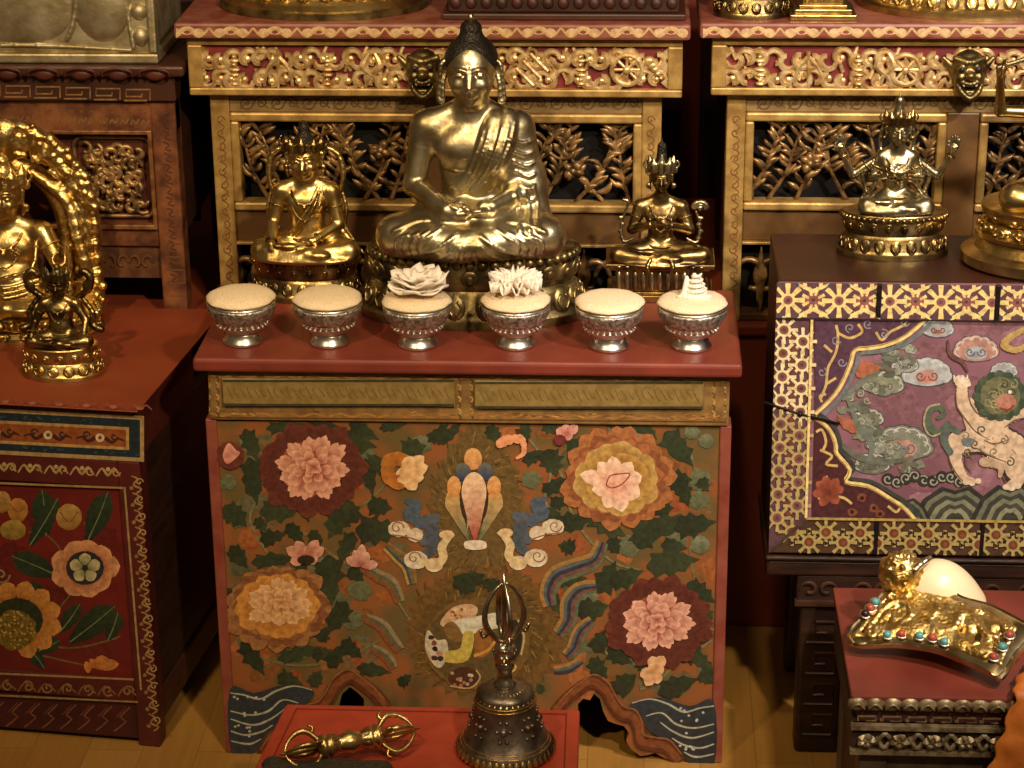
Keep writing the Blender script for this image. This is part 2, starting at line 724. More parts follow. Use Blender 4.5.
OLDGILT = mat('dull_gilded_carving', 'b48e5a', '4e3820', scale=55, metal=0.55, rough=0.38, bump=0.2, bscale=220)
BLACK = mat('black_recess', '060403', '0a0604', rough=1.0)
CRIMSON = mat('crimson_ground', '7e2a2a', '6a2024', scale=40, rough=0.55)
GOLD = mat('polished_gilt_bronze', 'e2c888', 'a88a4c', scale=45, metal=1.0, rough=0.33, bump=0.3, bscale=130, rvar=0.1)
GOLDREP = mat('hammered_gold_sheet', 'ecd08a', 'b8944e', scale=60, metal=1.0, rough=0.34, bump=0.55, bscale=130, bdist=0.004)
BRASS = mat('aged_silvered_brass', 'd6cba8', '968560', scale=24, metal=1.0, rough=0.36, bump=0.3, bscale=110, rvar=0.12)
BRONZE = mat('dark_gilt_bronze', 'b09660', '54432a', scale=40, metal=1.0, rough=0.32, bump=0.15, bscale=180, rvar=0.12)
BASEMET = mat('blackened_bronze', '9a8656', '4a3e26', scale=40, metal=0.9, rough=0.38, bump=0.2, bscale=200)
OLDSILVER = mat('old_silver_bronze', 'cfc4a0', '766a4c', scale=40, metal=1.0, rough=0.32, bump=0.15, bscale=180, rvar=0.1)
SILVER = mat('polished_silver', 'ece8de', 'c8c2b4', scale=30, metal=1.0, rough=0.3, rvar=0.08)
SILVERCH = mat('chased_silver', 'e6e0d2', '8a8070', scale=200, metal=0.9, rough=0.46, bump=0.7, bscale=230, bdist=0.003)
HAIR = mat('blued_hair_metal', '3a342c', '2a2620', scale=60, metal=0.7, rough=0.5, bump=0.6, bscale=420, btype='voro', bdist=0.003)
RICE = mat('white_rice', 'efdcba', 'e2c8a0', scale=420, rough=0.75, bump=0.6, bscale=520, bdist=0.002)
SHELL = mat('white_shell', 'efe6d8', 'e2d3c0', scale=30, rough=0.4, bump=0.08, bscale=60)
CONCH = mat('ivory_conch', 'f2dcb4', 'ead0a2', scale=12, rough=0.32)
BELLM = mat('dark_bell_bronze', '94887a', '62564a', scale=50, metal=0.9, rough=0.4, bump=0.3, bscale=120)
SILVERBOX = mat('embossed_silver_sheet', 'd4c8a4', 'a4946c', scale=30, metal=0.9, rough=0.52, bump=0.3, bscale=40, bdist=0.006)

YS, YF, YT = 0.400, 0.378, 0.357        # shelf posts, frieze and top-board front planes
ZP, ZT, ZL = 0.480, 0.575, 0.497


def X(px, py, y):
    return float(on(px, py, 1, y)[0])


def Z(px, py, y):
    return float(on(px, py, 1, y)[2])


# ------------------------------------------------------------------ the room
def room():
    b = MB()
    b.box((-2.2, -3.4, -0.04), (2.4, 1.25, 0.0))
    o = b.build('floor', wood_floor())
    o['kind'] = 'structure'
    wm = mat('dark_red_wall', '3a1612', '2a100c', scale=5, rough=0.7)
    b = MB()
    b.box((-2.2, 1.15, 0.0), (2.4, 1.25, 2.7))
    o = b.build('wall_back', wm)
    o['kind'] = 'structure'
    b = MB()
    x0 = X(690, 30, 1.1)
    b.box((x0 - 0.012, 1.12, 0.0), (x0 + 0.02, 1.1499, 2.7))
    o = b.build('trim_1', mat('red_batten', '6e2418', rough=0.6), bevel=0.003)
    o['kind'] = 'structure'


def platform():
    r = thing('altar_platform', (0.4, 0.75, 0), 'long low red platform behind the painted chests that carries the carved shelves', 'platform')
    b = MB()
    b.box((-1.25, 0.390, 0.0), (1.35, 1.0, ZP - 0.018))
    b.build('body', REDPLAIN, r, bevel=0.003)
    b = MB()
    b.box((-1.25, 0.384, ZP - 0.018), (1.35, 1.0, ZP))
    b.build('top_board', REDPLAIN, r, bevel=0.004)


# ------------------------------------------------------------------ carved gilt shelves
def foliage(b, x0, x1, z0, z1, y, seed, flowers=2, dens=1.0):
    """pierced carving: winding stems with leaves, in the plane y"""
    rn = random.Random(seed)
    n = np.array([0, -1.0, 0])
    w, h = x1 - x0, z1 - z0
    stems = max(3, int(w / 0.034 * dens))
    for i in range(stems):
        sx = x0 + w * (i + 0.5) / stems
        lean = rn.choice((-1, 1)) * rn.uniform(.01, .035)
        top = z0 + h * rn.uniform(.85, 1.0)
        path = catmull([(sx - lean, y, z0), (sx, y - .003, z0 + h * .35), (sx + lean * .4, y - .004, z0 + h * .65), (sx + lean, y, top)], 5)
        path = [(min(max(p[0], x0), x1), p[1], p[2]) for p in path]
        b.tube(path, (0.0026, 0.0013), 6)
        for j in range(2, len(path)):
            for sd in (-1, 1):
                if rn.random() < 0.3:
                    continue
                p = np.array(path[j])
                ln = rn.uniform(.016, .03)
                a = rn.uniform(.45, 1.1)
                d = np.array([sd * math.cos(a), rn.uniform(-.25, .1), math.sin(a)])
                q = p + d * ln
                q[0] = min(max(q[0], x0), x1)
                q[2] = min(max(q[2], z0), z1)
                b.leaf(p, q, rn.uniform(.003, .0048), n + np.array([.5 * sd, 0, .3]), .003, 5, bend=rn.uniform(-.2, .2))
    for i in range(flowers):
        c = np.array([x0 + w * (i + 0.5 + rn.uniform(-.2, .2)) / flowers, y - .008, z0 + h * rn.uniform(.35, .7)])
        for k in range(6):
            a = 2 * pi * k / 6 + rn.random()
            b.leaf(c, c + np.array([math.cos(a), -.1, math.sin(a)]) * .016, .0062, n, .005, 4)
        b.ball(c + np.array([0, -.004, 0]), .0045, 8, 5)


def carve_frieze(b, px0, px1, py0, py1, y, seed, emblems):
    """gilt scrolls and lucky signs in relief, given in photo pixels on the plane y"""
    rn = random.Random(seed)

    def P(x, yy, d=0.0):
        q = on(x, yy, 1, y)
        return np.array([q[0], y - d, q[2]])
    h = py1 - py0
    x = px0 + 6
    while x < px1 - 4:
        for row in (0, 1):
            cy = py0 + h * (.27 if row == 0 else .74) + rn.uniform(-1.5, 1.5)
            cx = x + rn.uniform(-2, 2)
            s = rn.choice((-1, 1))
            v = rn.choice((-1, 1))
            R0 = h * .25
            pts = [P(cx + s * (R0 * 1.5), cy + v * R0 * 1.1, .001)]
            for k in range(8):
                a = k / 7 * 1.5 * pi
                q = R0 * (1 - .09 * k)
                pts.append(P(cx + s * q * math.cos(a), cy + v * q * math.sin(a), .004))
            b.tube(catmull(pts, 2), (.0028, .0050, .0042), 6)
            if rn.random() < .7:
                b.ball(P(cx, cy, .004), (.0052, .005, .0052), 7, 5)
        x += rn.uniform(11, 15)
    for kind, cx in emblems:
        cy = (py0 + py1) / 2
        if kind == 'vase':
            for rr, dy in ((3, -13), (5, -9), (3, -5), (6, 0), (5.5, 5), (2.5, 10), (4.5, 14)):
                b.ball(P(cx, cy + dy, .006), (rr * .0014, .005, .0036), 9, 6)
        elif kind == 'wheel':
            ring = [P(cx + 15 * math.cos(a), cy + 15 * math.sin(a), .007) for a in np.linspace(0, 2 * pi, 25)[:-1]]
            b.tube(ring, .0036, 7, closed=True)
            for k in range(8):
                a = k * pi / 4
                b.tube([P(cx, cy, .007), P(cx + 14 * math.cos(a), cy + 14 * math.sin(a), .007)], .002, 6)
            b.ball(P(cx, cy, .008), .006, 9, 6)
        elif kind == 'knot':
            for u in (-9, 0, 9):
                for sgn in (-1, 1):
                    b.tube([P(cx + (u - 11) * .8, cy + sgn * (-u - 11) * .8, .006 + .001 * sgn), P(cx + (u + 11) * .8, cy + sgn * (-u + 11) * .8, .006 + .001 * sgn)], .0028, 6)
            for a in (0, pi / 2, pi, 1.5 * pi):
                ring = [P(cx + 17 * math.cos(a) + 5 * math.cos(t), cy + 15 * math.sin(a) + 5 * math.sin(t), .005) for t in np.linspace(0, 2 * pi, 11)[:-1]]
                b.tube(ring, .0022, 6, closed=True)
        elif kind == 'staff':
            b.tube([P(cx, py0 + 3, .007), P(cx, py1 - 3, .007)], (.003, .0036, .002), 7)
            for s in (-1, 1):
                b.tube(catmull([P(cx, py0 + 9, .006), P(cx + s * 9, cy - 3, .006), P(cx + s * 13, cy + 8, .006), P(cx + s * 14, py1 - 5, .004)], 4), (.004, .0022), 6)
        elif kind == 'fish':
            for s in (-1, 1):
                b.tube(catmull([P(cx + s * 3, py0 + 5, .006), P(cx + s * 8, cy - 4, .007), P(cx - s * 2, cy + 6, .007), P(cx - s * 6, py1 - 4, .005)], 4), (.0025, .006, .004, .002), 7)
        elif kind == 'shell':
            for k in range(5):
                b.ball(P(cx - 6 + 3 * k, cy - 8 + 4 * k, .006), (.009 - .0013 * k, .006, .008 - .001 * k), 9, 6)


def monster_mask(parent, cx, cy, y):
    """snarling guardian face at the middle of the frieze"""
    s = Sculpt(0.0013)

    def P(x, yy, d):
        q = on(cx + x, cy + yy, 1, y)
        return (q[0], y - d, q[2])
    u = .00145
    s.ell(P(0, -2, .004), (17 * u, .018, 19 * u), .004)
    s.ell(P(0, 17, .006), (11 * u, .014, 9 * u), .008)
    for k in (-1, 1):
        s.cone(P(k * 3, -12, .02), P(k * 14, -15, .014), .005, .004, .003)
        s.ell(P(k * 8, -6, .019), (.0065, .006, .006), .002)
        s.ell(P(k * 9, 3, .016), (.007, .008, .007), .003)
        s.cone(P(k * 17, -6, .004), P(k * 25, -14, .004), .006, .003, .003)
        s.cone(P(k * 8, 8, .02), P(k * 10, 16, .02), .003, .0012, .001)
    s.ell(P(0, 0, .026), (.007, .008, .006), .003)
    s.ell(P(0, 12, .02), (9 * u, .009, 4 * u), .002, -1)
    s.chain([P(-13, 9, .014), P(-8, 18, .019), P(0, 24, .02), P(8, 18, .019), P(13, 9, .014)], (.003, .0042, .003), .002)
    s.chain([P(-12, 6, .016), P(0, 9, .024), P(12, 6, .016)], (.003, .003), .002)
    o = s.build('guardian_mask', BASEMET, parent, 'snarling round guardian face mask')
    b = MB()
    for k in (-1, 1):
        b.ball(P(k * 8, -6, .024), (.0035, .003, .0035), 8, 6)
    b.build('eye', mat('mask_eye', '2a2c28', rough=0.3), o, smooth=True)
    b = MB()
    for k in (-1.5, -.5, .5, 1.5):
        b.ball(P(k * 4, 10, .022), (.0022, .002, .0028), 7, 5)
    b.build('tooth', mat('mask_tooth', 'd8c8a8', rough=0.5), o, smooth=True)
    return o


def gilt_shelf(label, px_top, px_frieze, px_body, mid, ref, seed, emblems, stand_d=0.42):
    """px_* are left/right edges in the photo (any may lie outside it)"""
    xa, xb = X(px_top[0], 24, YT), X(px_top[1], 24, YT)
    fa, fb = X(px_frieze[0], 42, YF), X(px_frieze[1], 44, YF)
    ba, bb = X(px_body[0], 100, YS), X(px_body[1], 100, YS)
    zt1, zt0 = Z(ref, 24, YT), Z(ref, 40, YT)
    zf1, zf0 = zt0 - .002, Z(ref, 96, YF)
    r = thing('gilt_altar_shelf', ((ba + bb) / 2, YS + .2, ZP), label[0], 'shelf', label[1])
    yb = YS + stand_d
    b = MB()
    b.box((xa, YT, zt0), (xb, yb, zt1))
    tb = b.build('top_board', REDEDGE, r, bevel=.004)
    pt = Paint((0, YT, 0), (0, -1, 0))
    pt.clip = lambda q: (min(max(q[0], px_top[0] + 3), px_top[1] - 3), min(max(q[1], 25.5), 39))
    rn = random.Random(seed)
    x = px_top[0] + 14
    while x < px_top[1] - 14:
        if x < 1060:
            for dx, rr in ((0, 8), (11, 6), (-11, 6)):
                pt.blob((x + dx, 32.5 - (2 if dx == 0 else 0)), rr, 4.2, 'd0b084', 12)
            pt.blob((x, 32), 3.5, 2, '8e4436', 10)
            pt.line([(x - 22, 28), (x - 12, 37), (x, 29), (x + 12, 37), (x + 22, 28)], 2.2, 'c8a470', 4)
        x += 44
    pt.build('painted_edge', PAINT, tb)
    b = MB()
    b.box((fa + .008, YF + .006, zf0), (fb - .008, yb - .01, zf1))
    b.build('frieze_box', CRIMSON, r)
    b = MB()
    e = .0105
    for lo, hi in (((fa, YF - .004, zf1 - e), (fb, YF + .02, zf1)), ((fa, YF - .004, zf0), (fb, YF + .02, zf0 + e)),
                   ((fa, YF - .004, zf0 + e), (fa + e * 1.9, YF + .02, zf1 - e)), ((fb - e * 1.9, YF - .004, zf0 + e), (fb, YF + .02, zf1 - e))):
        b.box(lo, hi)
    b.build('frieze_frame', GILTWOOD, r, bevel=.002)
    b = MB()
    carve_frieze(b, px_frieze[0] + 16, px_frieze[1] - 14, 47, 90, YF + .005, seed, emblems)
    for (xx, sg) in ((fa + e * 1.9, 1), (fb - e * 1.9, -1)):
        for k in range(3):
            zz = zf0 + e + (zf1 - zf0 - 2 * e) * (k + .5) / 3
            b.prism([(xx, YF - .001, zz - .008), (xx + sg * .009, YF - .001, zz), (xx, YF - .001, zz + .008)], (0, .006, 0))
    b.build('frieze_carving', GILTCARVE, r, smooth='auto')
    # body: rail, posts, stile, mouldings, pierced panels
    zr1, zr0 = zf0 + .001, Z(ref, 113, YS)
    zp1, zp0 = Z(ref, 122, YS), Z(ref, 203, YS)
    zm0 = Z(ref, 217, YS)
    zl = Z(ref, 243, YS)
    post = X(px_body[0] + 19, 150, YS) - X(px_body[0], 150, YS)
    mo = .012
    b = MB()
    b.box((ba + post, YS, zr0), (bb - post, YS + .03, zr1))
    rail = b.build('top_rail', mat('tan_gilt_rail', '9a7e50', '7d6238', scale=30, metal=.2, rough=.45, bump=.1), r, bevel=.0015)
    pr = Paint((0, YS, 0), (0, -1, 0))
    x = px_body[0] + 36
    while x < min(px_body[1] - 26, 1060):
        pr.spiral((x, 103), 7.5, 1.3, 1.6, '5a4426', 0, 1)
        pr.spiral((x + 15, 103), 7.0, 1.3, 1.6, '5a4426', pi, 1)
        pr.line([(x - 6, 109), (x + 7, 98), (x + 22, 108)], 1.6, '644c2a', 4)
        x += 31
    pr.build('painted_scroll', PAINT, rail)
    for k, (a, c) in enumerate(((ba, ba + post), (bb - post, bb))):
        b = MB()
        b.box((a, YS - .003, ZP), (c, YS + .035, zr1))
        p = b.build('post', GILTWOOD, r, bevel=.002)
        if k == 0 or px_body[1] < 1024:
            q = Paint((0, YS - .003, 0), (0, -1, 0))
            cx = (px_body[0] + 10) if k == 0 else (px_body[1] - 10)
            lean = .058 * (1 if cx < 400 else (-.015 if cx > 600 else 0) / .058)
            for i in range(13):
                yy = 120 + 13 * i
                xx = cx + lean * (yy - 97)
                q.spiral((xx - 1, yy), 4.5, 1.1, 1.4, '7a5228', i, 1 if i % 2 else -1, 8)
                q.line([(xx - 4, yy + 2), (xx + 3, yy + 7), (xx - 2, yy + 12)], 1.2, '6e4820', 3)
            q.build('painted_vine', PAINT, p)
        b = MB()
        b.box((a + .002, yb - .05, ZP), (c - .002, yb - .015, zr1))
        b.build('post', DARKRED, r, bevel=.002)
    bays = [(ba + post, X(mid[0], 150, YS)), (X(mid[1], 150, YS), bb - post)]
    b = MB()
    b.box((bays[0][1], YS + .001, ZP + .02), (bays[1][0], YS + .03, zr0))
    b.build('stile', BROWN, r, bevel=.002)
    for i, (a, c) in enumerate(bays):
        b = MB()
        zz0 = zp0 - .012
        for lo, hi in (((a, YS - .005, zp1), (c, YS + .025, zr0)), ((a, YS - .005, zz0), (c, YS + .025, zp0)),
                       ((a, YS - .005, zp0), (a + mo, YS + .025, zp1)), ((c - mo, YS - .005, zp0), (c, YS + .025, zp1))):
            b.box(lo, hi)
        b.build('panel_moulding', GILTWOOD, r, bevel=.003)
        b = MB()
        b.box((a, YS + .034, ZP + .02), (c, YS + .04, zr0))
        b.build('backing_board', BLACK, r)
        b = MB()
        foliage(b, a + mo, c - mo, zp0, zp1, YS + .012, seed * 7 + i, 2, 1.15)
        b.build('pierced_carving', OLDGILT, r, smooth=True, solid=.0015)
        b = MB()
        b.box((a, YS + .003, zl), (c, YS + .028, zz0))
        b.build('lower_panel', BROWN, r, bevel=.002)
        b = MB()
        b.box((a, YS - .004, zl - .004), (c, YS + .026, zl))
        b.build('lower_moulding', GILTWOOD, r, bevel=.001)
        b = MB()
        z0, z1 = ZP + .012, zl - .008
        nscr = 5
        for k in range(nscr):
            cx = a + (c - a) * (k + .5) / nscr
            w = (c - a) / nscr * .5
            for sg in (-1, 1):
                pts = []
                for t in range(9):
                    an = t / 8 * 1.6 * pi
                    q = (z1 - z0) * .36 * (1 - .08 * t)
                    pts.append((cx + sg * (w * .45 + q * .8 * math.cos(an)), YS + .006, (z0 + z1) / 2 + q * math.sin(an)))
                b.tube(catmull(pts, 2), (.003, .006, .0035), 7)
            b.leaf((cx, YS + .004, z0), (cx, YS + .002, z1), .006, (0, -1, 0), .004)
        b.build('apron_carving', OLDGILT, r, smooth=True)
        b = MB()
        b.box((a, YS, ZP + .0005), (c, YS + .03, ZP + .012))
        b.build('bottom_rail', BROWN, r, bevel=.002)
    monster_mask(r, mid[2], mid[3], YF - .002)
    b = MB()
    for xx in (ba + .004, bb - .014):
        b.box((xx, YS + .036, ZP + .03), (xx + .01, yb - .05, zr1 - .001))
    b.build('side_board', DARKRED, r)
    return r, zt1


def left_shelf():
    yf, yt = YS - .01, YS - .035
    r = thing('red_altar_shelf', (-.75, yf + .2, ZP), 'dark red carved shelf standing behind the gold figure with an arched halo', 'shelf')
    xr = X(178, 150, yf)
    xl = -1.15
    zt1, zt0 = Z(100, 66, yt), Z(100, 83, yt)
    b = MB()
    b.box((xl, yt, zt0 + .008), (X(183, 68, yt), yf + .4, zt1))
    b.build('top_board', DARKRED, r, bevel=.004)
    b = MB()
    x = 172
    while x > -60:
        c = on(x - 17, 75, 1, yt)
        w = .0205
        pts = [(c[0] - w, yt - .002, zt0 + .009), (c[0] - w * .9, yt - .007, zt0 + .018), (c[0], yt - .008, zt0 + .0225), (c[0] + w * .9, yt - .007, zt0 + .018), (c[0] + w, yt - .002, zt0 + .009)]
        b.tube(catmull(pts, 3), .0022, 6)
        b.ball((c[0], yt + .002, zt0 + .012), (w * .75, .006, .009), 10, 6)
        x -= 37
    b.build('lotus_petal_carving', MAROON, r, smooth=True)
    zb1, zb0 = zt0 + .008, Z(100, 99, yf)
    b = MB()
    b.box((xl, yf - .012, zb0), (xr + .004, yf + .38, zb1))
    fr = b.build('key_band', DARKRED, r, bevel=.002)
    p = Paint((0, yf - .012, 0), (0, -1, 0))
    x = 150
    while x > -20:
        y0 = 84 + .03 * x
        for seg in ([(x, y0 + 12), (x, y0 + 1), (x - 24, y0 + 1), (x - 24, y0 + 8), (x - 8, y0 + 8), (x - 8, y0 + 5)], [(x - 26, y0 + 12), (x - 3, y0 + 12)]):
            p.line(seg, 1.6, '8a6436', smooth=False)
        x -= 30
    p.build('painted_key_pattern', PAINT, fr)
    # body frame
    zo1, zo0 = Z(100, 132, yf), Z(100, 226, yf)
    xs0 = X(155, 180, yf)
    b = MB()
    b.box((xl, yf, zo1), (xr, yf + .03, zb0))
    WORN = mat('worn_red_brown_wood', '84502f', '4a2818', scale=38, rough=.45, bump=.2, bscale=160)
    q = b.build('upper_rail', WORN, r, bevel=.002)
    p = Paint((0, yf, 0), (0, -1, 0))
    for i in range(16):
        x = 5 + i * 10.5
        y0 = 116 + .03 * x
        p.line([(x, y0 + 5), (x + 2, y0), (x + 5, y0 + 4), (x + 8, y0 - 1)], 1.6, '7d5a34', 3)
        p.blob((x + 3, y0 - 7), 2.2, 1.5, '6e4a2c', 8, .3)
    p.build('worn_gold_pattern', PAINT, q)
    b = MB()
    b.box((xs0, yf - .002, ZP), (xr, yf + .035, zb0 - .0005))
    st = b.build('post', WORN, r, bevel=.003)
    p = Paint((0, yf - .002, 0), (0, -1, 0))
    for i in range(15):
        x, y = 166 + .06 * (i * 11) * .9, 120 + i * 11
        p.line([(x - 4, y), (x + 2, y + 3), (x - 2, y + 7), (x + 4, y + 9)], 1.3, '4a2a18', 3)
    for i in range(5):
        p.line([(164 + i * 1.5, 244 + i * 13), (184 + i * .6, 244 + i * 13)], 1.5, '6a4a2c', 2)
    p.build('painted_vine', PAINT, st)
    b = MB()
    b.box((xs0 + .006, yf + .36, ZP), (xr, yf + .39, zb0))
    b.build('post', DARKRED, r, bevel=.003)
    b = MB()
    b.box((xl, yf + .004, Z(100, 247, yf)), (xs0, yf + .03, zo0))
    b.build('middle_rail', WORN, r, bevel=.002)
    b = MB()
    for (za, zc) in ((zo0 - .004, zo0 + .003), (zo1 - .003, zo1 + .003)):
        b.box((xl, yf - .004, za), (xs0, yf + .01, zc))
    b.box((xs0 - .006, yf - .004, zo0), (xs0, yf + .01, zo1))
    b.build('gilt_bead', mat('rubbed_gilt_bead', '9a6a3c', '5a3018', scale=60, metal=.3, rough=.45), r, bevel=.0015)
    b = MB()
    b.box((xl, yf + .022, zo0), (xs0, yf + .03, zo1))
    b.build('panel_ground', MAROON, r)
    # carved rounded panel
    xa, xb = X(74, 180, yf), X(150, 180, yf)
    za, zb = Z(110, 219, yf), Z(110, 140, yf)
    b = MB()
    rad = .012
    ring = []
    for cx, cz, a0 in ((xb - rad, zb - rad, 0), (xa + rad, zb - rad, pi / 2), (xa + rad, za + rad, pi), (xb - rad, za + rad, 1.5 * pi)):
        for k in range(5):
            a = a0 + k * pi / 8
            ring.append((cx + rad * math.cos(a), yf + .016, cz + rad * math.sin(a)))
    b.tube(ring, .003, 7, closed=True)
    rn = random.Random(5)
    for k in range(48):
        cx = xa + .014 + (xb - xa - .028) * ((k % 6) + rn.uniform(.2, .8)) / 6
        cz = za + .014 + (zb - za - .028) * ((k // 6) + rn.uniform(.2, .8)) / 8
        R0 = rn.uniform(.008, .014)
        sg = rn.choice((-1, 1))
        a0 = rn.uniform(0, 6.28)
        pts = [(cx + R0 * (1 - .09 * t) * math.cos(a0 + sg * t * .65), yf + .014 - .0006 * t, cz + R0 * (1 - .09 * t) * math.sin(a0 + sg * t * .65)) for t in range(9)]
        b.tube(catmull(pts, 2), (.0026, .0048, .0028), 6)
    b.build('carved_panel', OLDGILT, r, smooth=True)
    b = MB()
    z1, z0 = Z(100, 248, yf), Z(100, 280, yf)
    b.box((xl, yf + .012, z0), (xs0, yf + .022, z1))
    for k in range(14):
        cx = xs0 - .03 - k * .035
        for sg in (-1, 1):
            pts = [(cx + sg * (.008 + .009 * (1 - .08 * t) * math.cos(t * .7)), yf + .01, (z0 + z1) / 2 + .012 * (1 - .08 * t) * math.sin(t * .7)) for t in range(8)]
            b.tube(catmull(pts, 2), (.0018, .003, .002), 6)
    b.build('apron_carving', mat('dim_gilt_red', '6a4424', '4a2a1a', scale=50, rough=.5), r, smooth='auto')
    b = MB()
    b.box((xr - .012, yf + .036, ZP + .12), (xr - .002, yf + .36, zb0))
    b.build('side_board', DARKRED, r)
    b = MB()
    b.box((xl, yf + .3, ZP + .05), (xs0, yf + .31, zb0))
    b.build('back_board', BLACK, r)
    # the embossed silver casket on it
    yc = yt + .01
    t = thing('silver_casket', (-.65, yc + .1, zt1), 'embossed silver casket standing on the dark red carved shelf', 'casket')
    xe = X(158, 58, yc)
    zc0 = zt1 + .0005
    b = MB()
    b.box((-.95, yc + .006, zc0 + .012), (xe - .008, yc + .22, zc0 + .2))
    b.build('body', SILVERBOX, t, bevel=.006)
    b = MB()
    b.box((-.955, yc, zc0), (xe, yc + .226, zc0 + .014))
    b.box((xe - .012, yc, zc0 + .014), (xe - .001, yc + .012, zc0 + .2))
    b.build('frame', SILVERBOX, t, bevel=.003, smooth=False)
    s = Sculpt(.0016)

    def P(x, y, d):
        q = on(x, y, 1, yc)
        return (q[0], yc + .006 - d, q[2])
    s.ell(P(20, 0, -.004), (.078, .014, .068), .004)
    s.ell(P(100, 2, -.004), (.042, .016, .058), .004)
    s.ell(P(138, 12, -.002), (.012, .012, .012), .004)
    s.ell(P(140, 37, -.002), (.011, .012, .014), .004)
    s.ell(P(134, -12, -.002), (.014, .012, .016), .004)
    s.chain([P(124, -10, .002), P(128, 20, .002), P(133, 48, .002)], (.003, .003), .002)
    s.chain([P(0, 46, .002), P(60, 47, .002), P(130, 51, .002)], (.0025, .0025), .002)
    s.chain([P(76, 0, .004), P(72, 26, .004), P(66, 40, .003)], (.0028, .0028), .002)
    s.build('embossed_figure_panel', SILVERBOX, t)
    return r
# ------------------------------------------------------------------ central painted chest
def central_chest():
    r = thing('painted_altar_chest', (0, .12, 0), 'large painted chest in the middle with flowers and a jewel on its front', 'chest')
    b = MB()
    b.box((-.344, -.022, .5565), (.339, .262, ZT))
    b.build('top_board', RED, r, bevel=.005, seg=3)
    xa, xb = -.329, .325
    b = MB()
    b.box((xa, -.006, .4862), (xb, .25, .556))
    fb = b.build('frieze_box', mat('aged_gilt_ground', '8a6a38', '6e4f2a', scale=60, rough=.5, bump=.2, bscale=150), r, bevel=.002)
    p = Paint((0, -.006, 0), (0, -1, 0))
    p.clip = lambda q: (min(max(q[0], 209), 726), min(max(q[1], 374 + .008 * (q[0] - 207)), 418.5 + .009 * (q[0] - 207)))
    rn = random.Random(3)
    for yy, cc in ((374.5, 'a9783c'), (413, '9a6c36')):
        pts = [(210 + i * 13, yy + (i % 2) * 3 + .013 * i * 13 * .5) for i in range(40)]
        p.line(pts, 2.2, cc, 3)
    p.line([(208, 417.5), (728, 422)], 1.4, '5d3a1c', smooth=False)
    for xx in (207, 216, 458, 470, 712, 724):
        for k in range(7):
            y0 = 376 + k * 6 + .009 * (xx - 207)
            p.line([(xx, y0), (xx + 3, y0 + 3), (xx + 1, y0 + 6)], 1.6, 'b08a4a' if k % 2 else '5e4220', 2)
    for k in range(90):
        xx = rn.uniform(210, 726)
        yy = rn.choice((376, 377, 411, 413)) + .009 * (xx - 207)
        p.line([(xx, yy), (xx + rn.uniform(4, 9), yy + rn.uniform(-2, 2))], rn.uniform(.8, 1.8), rn.choice(('b5884a', '6a4a26', 'a06a34')), 2)
    p.build('painted_border', PAINT, fb)
    for (a, c, y0, y1) in ((222, 455, 380, 406), (474, 704, 382, 408.5)):
        x0, x1 = X(a, 392, -.012), X(c, 392, -.012)
        z0, z1 = Z((a + c) / 2, y1, -.012), Z((a + c) / 2, y0, -.012)
        b = MB()
        b.box((x0, -.011, z0), (x1, -.0055, z1))
        d = b.build('drawer_front', mat('olive_gilt_panel', '8c7340', '77602f', scale=90, rough=.48, bump=.25, bscale=260), r, bevel=.0015)
        p = Paint((0, -.011, 0), (0, -1, 0))
        p.line([(a + 1, y0 + 1), (c - 1, y0 + 1), (c - 1, y1 - 1), (a + 1, y1 - 1)], 2.4, '3a3826', smooth=False, closed=True)
        for k in range(34):
            xx = a + 8 + k * (c - a - 16) / 33
            yy = (y0 + y1) / 2
            p.line([(xx - 3, yy - 6 + (k % 3)), (xx, yy + (k % 2) * 2), (xx + 3, yy + 6 - (k % 3))], .9, '68542c', 3)
        p.build('painted_pattern', PAINT, d)
    # front panel with two ogee openings at the foot
    R_, L_ = [], []
    half = [(578, 730), (578, 704), (585, 697), (592, 692), (600, 699), (603, 711), (608, 721), (616, 724), (624, 726), (629, 733),
            (626, 741), (631, 749), (640, 756), (648, 755), (655, 753), (664, 758), (671, 764.5)]
    out = [(217, 421)] + [(720, 424)] + [(716.5, 766)]
    out += list(reversed(half))
    out += [(540, 735), (510, 745), (471, 741), (432, 745), (400, 735)]
    out += [(942 - x, y - 5) for x, y in half]
    out += [(230, 752)]
    P = [on(x, y, 1, 0) for x, y in out]
    P = [np.array([q[0], 0, max(q[2], .0008)]) for q in P]
    b = MB()
    b.prism(P, (0, .016, 0))
    gm = mat('painted_panel_ground', '8a522a', '62502c', scale=18, rough=.5, bump=.15, bscale=220, thr=(.4, .6))
    fp = b.build('front_panel', gm, r)
    chest_painting(fp)
    for side in (-1, 1):
        b = MB()
        xi = float(P[0][0]) if side < 0 else float(P[1][0])
        b.box((min(xi, xi + side * .0145), -.003, .0005), (max(xi, xi + side * .0145), .03, .4858))
        b.build('corner_post', mat('faded_red_post', '783526', '8a4a3a', scale=30, rough=.5, bump=.1), r, bevel=.002)
        b = MB()
        xx = xi + side * .012
        b.box((min(xx, xx - side * .014), .031, .0005), (max(xx, xx - side * .014), .25, .4858))
        b.build('side_board', DARKRED, r, bevel=.001)
    b = MB()
    b.box((-.325, .236, .0005), (.32, .249, .4858))
    b.build('back_board', BLACK, r)


